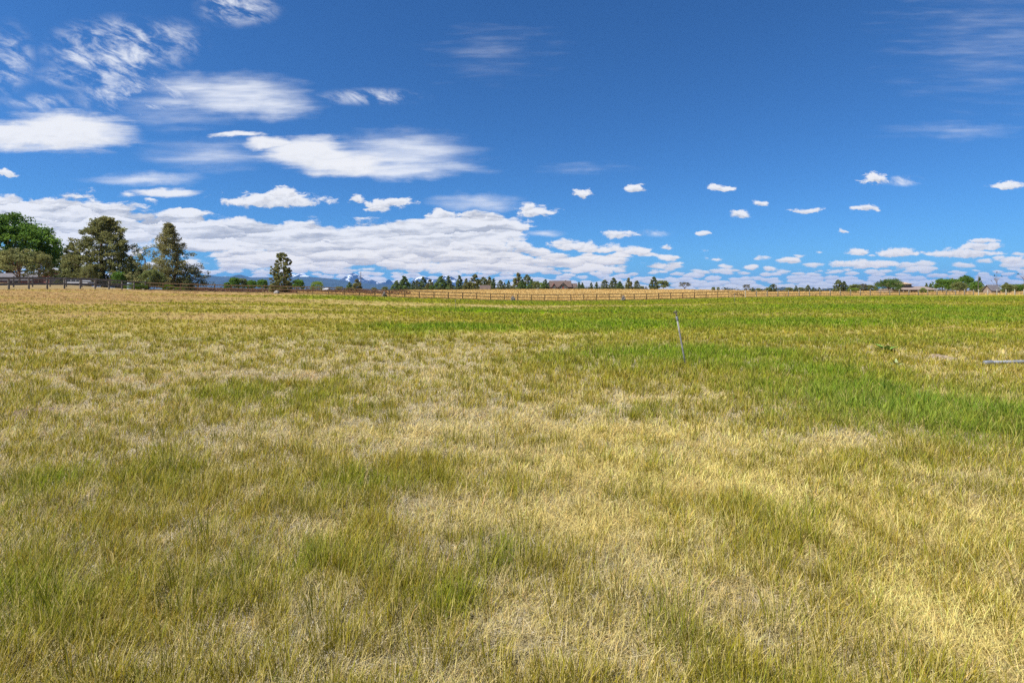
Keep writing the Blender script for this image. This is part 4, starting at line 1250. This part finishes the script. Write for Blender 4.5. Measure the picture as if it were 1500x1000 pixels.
# ------------------------------------------------------------------ mountains
def range_mesh(prof, d, depth, seed, rough, base=-60.0, step=1.0, front=.55):
    """a ridge as a height field: crest heights follow the profile, slopes fall to both sides"""
    px = np.arange(prof[0][0], prof[-1][0] + .01, step)
    crest = np.interp(px, [p[0] for p in prof], [p[1] for p in prof])
    H = (HY - crest) / F * d
    nv = 30
    t = np.linspace(-1, 1, nv)
    X = ((px - 750) / F * d)[None, :] * np.ones((nv, 1))
    Y = d + t[:, None] * depth * np.ones((1, len(px)))
    fall = 1 - np.abs(t[:, None]) ** 1.15
    nz = fbm(X / (depth * .16), Y / (depth * .16), seed, 5) - .5
    ridges = 1 - np.abs(fbm(X / (depth * .22), Y / (depth * .6), seed + 9, 4) * 2 - 1)
    Z = base + (H[None, :] + CAMH - base) * fall + rough * nz * np.clip(fall * 1.6, 0, 1) * (np.abs(t[:, None]) > .04) + rough * .5 * (ridges - .7) * np.abs(t[:, None]) ** .5 * fall
    edge = np.minimum(1, np.minimum(np.arange(len(px)), np.arange(len(px))[::-1]) / 6.0)
    Z = base + (Z - base) * edge[None, :]
    nx = len(px)
    ii = (np.arange(nv - 1)[:, None] * nx + np.arange(nx - 1)[None, :]).ravel()
    q = np.stack([ii, ii + 1, ii + nx + 1, ii + nx], 1)
    return np_mesh('range', np.stack([X.ravel(), Y.ravel(), Z.ravel()], 1), q, smooth=True)

def build_mountains():
    forest = rough_mat('forested_slope', (.014, .026, .020), (.03, .042, .03), .0022, 1.0, detail=6)
    m, nt, out = new_mat('snow_and_rock')
    geo = nt.n.new('ShaderNodeNewGeometry')
    p = geo.outputs['Position']
    nz = nt.noise(nt.vmath('MULTIPLY', p, (.0032, .0012, .0020)), 1.0, 7, .68)
    h = nt.ramp(nt.sep(p)[2], 330, 900, -.12, .07, 'LINEAR')
    f = nt.ramp(nt.math('ADD', nz[0], h), .505, .545)
    col = nt.mixc(f, (.045, .05, .065), (.80, .83, .87))
    d = nt.n.new('ShaderNodeBsdfDiffuse'); nt.l.new(col, d.inputs['Color']); nt.l.new(d.outputs[0], out.inputs['Surface'])
    ridge = [(120, 424), (170, 417), (230, 410), (262, 405), (282, 403.2), (290, 402.6), (306, 402.4), (313, 403.8), (325, 404.8), (340, 404.6), (346, 402.8), (351, 401.8), (357, 403.5), (366, 406),
             (385, 406), (400, 405.5), (425, 405.5), (440, 405), (455, 405), (465, 406), (475, 406.8), (487, 408), (500, 410), (512, 412.5), (530, 414), (550, 416), (575, 416.6), (600, 418.5), (650, 421), (720, 424)]
    o = link('hills', range_mesh(ridge, 20000, 2600, 4, 9), forest); tag(o, kind='structure')
    snow = [(415, 416), (425, 404), (429, 401.5), (436, 401), (441, 400.2), (444, 399.8), (448, 402.8), (455, 405), (470, 408), (488, 411), (498, 410.5), (503, 407.5), (508, 403.5), (513, 401), (518, 399.5), (523, 401.5), (528, 405),
            (534, 409), (541, 411), (545, 409.5), (549, 411), (556, 415), (562, 414), (567, 411), (570, 409), (573, 412), (580, 417), (600, 414), (607, 409), (612, 406.5), (618, 405), (622, 404.2), (627, 406), (634, 409.5), (640, 408.5),
            (645, 406.2), (652, 404), (656, 402.8), (660, 404), (665, 406.5), (670, 410), (680, 414), (700, 419), (725, 424)]
    o = link('mountains', range_mesh(snow, 27000, 3000, 12, 130, step=.5), m); tag(o, kind='structure')
    for (prof, nm) in (([(1120, 426), (1134, 424.5), (1140, 422.5), (1145, 420.7), (1148, 420.2), (1151, 420.8), (1156, 423), (1164, 425), (1180, 426.5)], 'hills'),
                       ([(1185, 427), (1200, 425), (1215, 422.5), (1228, 420.3), (1236, 419.4), (1246, 420), (1262, 422), (1290, 425), (1310, 427)], 'hills')):
        o = link(nm, range_mesh(prof, 15000, 1100, int(prof[0][0]), 25), forest); tag(o, kind='structure')

# ------------------------------------------------------------------ sky, sun, air
SUN_EL, SUN_AZ = 54.0, -118.0     # azimuth from the viewing direction, to the left

def build_world():
    w = bpy.data.worlds.new('World'); scene.world = w; w.use_nodes = True
    nt = NT(w.node_tree); nt.n.clear()
    out = nt.n.new('ShaderNodeOutputWorld'); bg = nt.n.new('ShaderNodeBackground')
    nt.l.new(bg.outputs[0], out.inputs['Surface'])
    sky = nt.n.new('ShaderNodeTexSky'); sky.sky_type = 'NISHITA'; sky.sun_disc = False
    sky.sun_elevation = rad(SUN_EL); sky.sun_rotation = rad(SUN_AZ)
    sky.altitude = 1000; sky.air_density = 1.0; sky.dust_density = 0.3; sky.ozone_density = 2.5
    tc = nt.n.new('ShaderNodeTexCoord')
    dx, dy, dz = nt.sep(tc.outputs['Generated'])
    ya = nt.math('MAXIMUM', nt.math('ABSOLUTE', dy), .05)
    U = nt.math('MULTIPLY', nt.math('DIVIDE', dx, ya), 7.5)      # hundreds of photo pixels: east of the view axis
    Vv = nt.math('MULTIPLY', nt.math('DIVIDE', dz, ya), 7.5)     # and above the level line
    P = nt.comb(U, Vv, 0.0)
    def C(px, py): return ((px - 750) / 100.0, (HY - py) / 100.0)
    # warped coordinates
    wn = nt.noise(nt.vmath('MULTIPLY', P, (2.2, 5.0, 1)), 1.0, 4, .6)
    wv = nt.vmath('SUBTRACT', wn[1], (.5, .5, .5))
    low = nt.ramp(Vv, .1, 1.6, .07, 1.0)
    Pw = nt.vmath('ADD', P, nt.vmath('MULTIPLY', wv, nt.comb(nt.math('MULTIPLY', low, .42), nt.math('MULTIPLY', low, .22), 0.0)))
    last = [None]
    def field(lst, coord, shade=True):
        Fm = None; S = None
        for (px, py, rx, ry, wt) in lst:
            cx, cy = C(px, py); ax, ay = 100.0 / rx, 100.0 / ry
            off = (-cx * ax, -cy * ay, 0)
            if last[0] is not None:      # evaluated one after another, so that few values are held at a time
                off = nt.vmath('MULTIPLY_ADD', last[0], (1e-7, 1e-7, 0), off)
            q = nt.vmath('MULTIPLY_ADD', coord, (ax, ay, 0), off)
            e = nt.math('MULTIPLY', nt.math('SUBTRACT', 1.0, nt.vmath('LENGTH', q)), wt)
            yv = nt.sep(q)[1] if shade else None
            if Fm is None:
                Fm, S = e, yv
            else:
                if shade:
                    S = nt.mixf(nt.math('GREATER_THAN', e, Fm), S, yv)
                Fm = nt.math('MAXIMUM', Fm, e)
            last[0] = nt.math('ADD', Fm, S) if shade else Fm
        return Fm, S
    cumulus = [
        (405, 295, 88, 15, 1), (415, 286, 32, 13, 1), (8, 256, 17, 8, 1), (570, 299, 46, 11, 1), (555, 306, 22, 9, .9), (526, 292, 10, 9, .9), (650, 316, 30, 9, 1),
        (785, 314, 34, 12, 1), (775, 308, 18, 9, 1), (853, 283, 21, 8, 1), (933, 277, 17, 10, 1), (906, 345, 27, 9, 1), (760, 360, 26, 8, 1), (840, 361, 40, 10, 1), (828, 355, 24, 7, 1), (932, 370, 30, 8, 1), (880, 366, 60, 9, .9),
        (1058, 276, 19, 7, 1), (1083, 315, 18, 8, 1), (1113, 299, 9, 7, .9), (1030, 343, 12, 5, 1), (1281, 264, 23, 13, 1), (1183, 309, 25, 6, 1), (1267, 307, 26, 7, 1), (1476, 274, 30, 10, 1),
        (1233, 339, 9, 3.5, 1), (1256, 369, 21, 7, 1), (1310, 372, 40, 9, 1), (1268, 388, 58, 9, .9), (1160, 382, 18, 6, 1), (1412, 372, 60, 10, 1), (1440, 362, 36, 9, 1), (1440, 354, 24, 5, .9), (1485, 381, 30, 8, 1),
        (1100, 392, 14, 5, .9), (1128, 394, 13, 5, .9), (975, 364, 14, 5, .8), (990, 377, 12, 4, .8),
    ]
    bank = [
        (40, 318, 190, 34, 1.05), (190, 337, 190, 32, 1.0), (330, 347, 170, 26, 1.0), (450, 350, 140, 28, .9), (580, 345, 110, 28, .9), (690, 333, 82, 22, 1.0), (560, 375, 260, 30, .8), (720, 385, 180, 26, .62), (870, 385, 150, 18, .5),
        (420, 380, 150, 22, 1.0), (60, 372, 160, 26, .8), (283, 392, 22, 10, .8),
    ]
    lentic = [
        (95, 194, 118, 34, 1), (25, 198, 80, 26, 1), (455, 226, 80, 30, 1), (505, 242, 80, 20, .9), (392, 210, 40, 14, 1), (345, 197, 42, 6, 1), (240, 281, 60, 8, .9), (185, 284, 14, 5, .6),
    ]
    veil = [
        (350, 140, 120, 38, 1.15), (285, 128, 90, 24, .8), (405, 155, 75, 26, 1.0), (250, 150, 90, 16, .6), (300, 228, 110, 28, .55), (590, 225, 135, 40, .95), (575, 247, 150, 19, 1.2), (215, 262, 100, 12, .75), (700, 298, 80, 16, .85), (800, 342, 36, 6, .8), (725, 75, 80, 40, .15),
        (1460, 60, 150, 100, .19), (1400, 192, 110, 13, .26), (862, 246, 70, 10, .24), (255, 160, 110, 34, .40),
    ]
    wisp = [
        (170, 75, 125, 60, 1.0), (200, 140, 110, 40, .9), (130, 112, 100, 26, .7), (60, 150, 90, 20, .5), (10, 90, 50, 70, .7), (545, 142, 100, 16, .7), (350, 12, 75, 34, .8), (960, 341, 34, 8, .6), (1325, 265, 36, 10, .9), (240, 60, 80, 40, .6),
    ]
    # detail noises
    nA = nt.noise(nt.vmath('MULTIPLY', Pw, (5.0, 9.0, 1)), 1.0, 7, .60)[0]
    Psh = nt.vmath('ADD', Pw, (-.03, .045, 0))
    nB = nt.noise(nt.vmath('MULTIPLY', Psh, (5.0, 9.0, 1)), 1.0, 4, .60)[0]
    nS = nt.noise(nt.vmath('MULTIPLY', Pw, (1.3, 9.5, 1)), 1.0, 6, .58)[0]       # stretched: layered banks
    rotP = nt.n.new('ShaderNodeVectorRotate'); rotP.rotation_type = 'Z_AXIS'; nt.l.new(nt.vmath('MULTIPLY_ADD', wv, (.10, .05, 0), P), rotP.inputs['Vector']); rotP.inputs['Angle'].default_value = rad(24)
    nW = nt.noise(nt.vmath('MULTIPLY', rotP.outputs[0], (1.9, 5.0, 1)), 1.0, 8, .64, dist=.35)[0]
    nV = nt.noise(nt.vmath('MULTIPLY', P, (1.1, 9.0, 1)), 1.0, 7, .55, dist=.1)[0]
    nW2 = nt.noise(nt.vmath('MULTIPLY', Pw, (2.4, 3.2, 1)), 1.0, 3, .5)[0]
    relief = nt.math('SUBTRACT', nA, nB)
    # cumulus
    Fc, Sc = field(cumulus, Pw)
    dens_c = nt.ramp(nt.math('ADD', Fc, nt.math('MULTIPLY_ADD', nt.math('SUBTRACT', nA, .5), 2.2, nt.math('MULTIPLY', nt.math('MINIMUM', Sc, 0.0), .55))), -.02, .42)
    # lenticular
    Fl, Sl = field(lentic, Pw)
    dens_l = nt.ramp(nt.math('ADD', Fl, nt.math('MULTIPLY', nt.math('SUBTRACT', nV, .5), .85)), -.06, .55)
    # bank
    Fb, Sb = field(bank, Pw)
    # heaps of cloud: cells that get smaller towards the skyline
    Vx = nt.sep(Pw)[1]
    def heap(w, h, ofs):
        cv = nt.vmath('MULTIPLY_ADD', Pw, (1.0 / w, 1.0 / h, 0), (ofs, ofs * .7, 0))
        wob = nt.noise(cv, 1.3, 5, .62)
        cw = nt.vmath('MULTIPLY_ADD', nt.vmath('SUBTRACT', wob[1], (.5, .5, .5)), (.95, .95, 0), cv)
        vo = nt.n.new('ShaderNodeTexVoronoi'); vo.voronoi_dimensions = '2D'; vo.feature = 'F1'; vo.inputs['Scale'].default_value = 1.0
        nt.l.new(cw, vo.inputs['Vector'])
        cy_ = nt.math('SUBTRACT', nt.sep(cw)[1], nt.sep(vo.outputs['Position'])[1])
        big = nt.noise(cv, .33, 3, .55)[0]
        return vo.outputs['Distance'], cy_, big
    d0, y0, g0 = heap(.20, .060, 3.3); d1, y1, g1 = heap(.42, .125, 11.7); d2, y2, g2 = heap(.75, .21, 23.1)
    t1 = nt.ramp(Vx, .22, .36); t2 = nt.ramp(Vx, .52, .74)
    dist = nt.mixf(t2, nt.mixf(t1, d0, d1), d2)
    celly = nt.mixf(t2, nt.mixf(t1, y0, y1), y2)
    bign = nt.mixf(t2, nt.mixf(t1, g0, g1), g2)
    puff = nt.math('SUBTRACT', .55, dist)
    cellsh = nt.math('ADD', nt.math('MULTIPLY', celly, .70), nt.math('MULTIPLY', puff, .25))
    cov_b = nt.math('ADD', nt.math('MULTIPLY', nt.math('SUBTRACT', nA, .5), .7), nt.math('ADD', nt.math('MULTIPLY', puff, .70), nt.math('MULTIPLY_ADD', nt.math('SUBTRACT', nS, .5), .55, nt.math('MULTIPLY', nt.math('SUBTRACT', bign, .5), .9))))
    dens_b = nt.ramp(nt.math('ADD', Fb, cov_b), .10, .32)
    # low deck towards the horizon
    deckn = nt.math('ADD', nt.math('MULTIPLY', bign, .65), nt.math('MULTIPLY', puff, .62))
    deckh = nt.ramp(Vv, .05, 1.6, .28, -.93, 'LINEAR')
    dens_d = nt.math('MULTIPLY', nt.ramp(nt.math('ADD', deckn, deckh), .44, .56), .92)
    # wisps
    Fw, _ = field(wisp, P, False)
    dens_w = nt.math('MULTIPLY', nt.math('MULTIPLY', nt.ramp(Fw, 0.0, .6), nt.ramp(nW, .40, .72)), .9)
    Fv, _ = field(veil, Pw, False)
    dens_v = nt.math('MULTIPLY', nt.ramp(nt.math('ADD', Fv, nt.math('MULTIPLY', nt.math('SUBTRACT', nV, .5), .55)), -.05, .95), nt.ramp(nV, .25, .70, .55, .95))
    dens_w = nt.math('MAXIMUM', dens_w, dens_v)
    # shading of the dense clouds: bright crowns, greyer undersides, relief
    def shade(S, k, c0):
        a = nt.math('MULTIPLY_ADD', S, k, c0)
        a = nt.math('ADD', a, nt.math('MULTIPLY', relief, 1.1))
        return nt.math('MINIMUM', nt.math('MAXIMUM', a, .35), 1.0)
    sh_c = shade(Sc, .46, .88)
    sb = nt.math('ADD', nt.math('ADD', nt.ramp(nS, .34, .60, .52, .98), nt.math('MULTIPLY', cellsh, .75)), nt.math('MULTIPLY', relief, .45))
    sh_b = nt.math('MINIMUM', nt.math('MAXIMUM', nt.math('MULTIPLY_ADD', Sb, .08, sb), .45), 1.0)
    sh_l = nt.math('MINIMUM', nt.math('ADD', nt.math('MULTIPLY_ADD', Sl, .12, 1.0), nt.math('MULTIPLY', relief, .35)), 1.0)
    sh_d = nt.math('MINIMUM', nt.math('MAXIMUM', nt.math('ADD', .84, nt.math('MULTIPLY', cellsh, .8)), .5), 1.0)
    skyc = sky.outputs[0]
    skyg = nt.mixc(1.0, skyc, SKY_TINT, 'MULTIPLY')
    CL = CLOUD_LEVEL
    lowk = nt.ramp(Vv, .1, .9, 1.0, 0.0)
    white = nt.mixc(lowk, (1.0 * CL, 1.0 * CL, 1.015 * CL), (1.34 * CL, 1.20 * CL, .98 * CL)); grey = nt.mixc(lowk, (.44 * CL, .47 * CL, .54 * CL), (.66 * CL, .60 * CL, .54 * CL))
    def cc(s): return nt.mixc(nt.ramp(s, .35, 1.0, 0, 1, 'LINEAR'), grey, white)
    col = nt.mixc(dens_w, skyg, (.93 * CL, .96 * CL, 1.03 * CL))
    col = nt.mixc(dens_d, col, cc(sh_d))
    col = nt.mixc(dens_b, col, cc(sh_b))
    col = nt.mixc(nt.math('MULTIPLY', dens_l, .96), col, cc(sh_l))
    col = nt.mixc(dens_c, col, cc(sh_c))
    nt.l.new(col, bg.inputs['Color'])
    bg.inputs['Strength'].default_value = SKY_STRENGTH
    w.cycles.sampling_method = 'MANUAL'; w.cycles.sample_map_resolution = 512
    sun = bpy.data.lights.new('sun', 'SUN'); sun.energy = SUN_STRENGTH; sun.angle = rad(.53); sun.color = (1.0, .955, .88)
    so = bpy.data.objects.new('sun', sun); COL.objects.link(so)
    az, el = rad(SUN_AZ), rad(SUN_EL)
    # direction towards the sun
    dv = (math.sin(az) * math.cos(el), math.cos(az) * math.cos(el), math.sin(el))
    from mathutils import Vector
    so.rotation_euler = Vector(dv).to_track_quat('Z', 'Y').to_euler()
    so.location = (dv[0] * 50, dv[1] * 50, dv[2] * 50)

SKY_TINT = (.31, .68, 1.08)
CLOUD_LEVEL = 8.5
SKY_STRENGTH = .066
SUN_STRENGTH = 5.0

def build_haze():
    m, nt, out = new_mat('clear_air')
    v = nt.n.new('ShaderNodeVolumePrincipled')
    v.inputs['Color'].default_value = (.15, .44, 1.0, 1)
    v.inputs['Density'].default_value = 2.0e-5
    v.inputs['Anisotropy'].default_value = .1
    nt.l.new(v.outputs[0], out.inputs['Volume'])
    mb = MB().box(-40000, 40000, -15000, 42000, -62, 1150)
    o = mb.build('haze', m); tag(o, 'thin blue air between the pasture and the mountains', 'haze', kind='stuff')

# ------------------------------------------------------------------ camera and render settings
def build_camera():
    cam = bpy.data.cameras.new('camera'); co = bpy.data.objects.new('camera', cam); COL.objects.link(co)
    cam.sensor_width = 36; cam.lens = 18.0; cam.sensor_fit = 'HORIZONTAL'
    cam.shift_y = -(500 - HY) / 1500.0
    cam.clip_start = .05; cam.clip_end = 120000
    co.location = (0, 0, CAMH); co.rotation_euler = (math.pi / 2, 0, 0)
    scene.camera = co

build_camera(); build_world(); build_ground(); build_grass(); build_trees(); build_fences(); build_small(); build_houses(); build_poles(); build_mountains(); build_haze()

scene.view_settings.view_transform = 'Standard'
scene.view_settings.look = 'None'
scene.view_settings.gamma = 1.0
scene.view_settings.exposure = 0.75
cy = scene.cycles
cy.max_bounces = 5; cy.diffuse_bounces = 3; cy.glossy_bounces = 2; cy.transmission_bounces = 2; cy.transparent_max_bounces = 4; cy.volume_bounces = 0
cy.use_denoising = False
cy.use_adaptive_sampling = True
cy.adaptive_threshold = 0.01
cy.caustics_reflective = False; cy.caustics_refractive = False
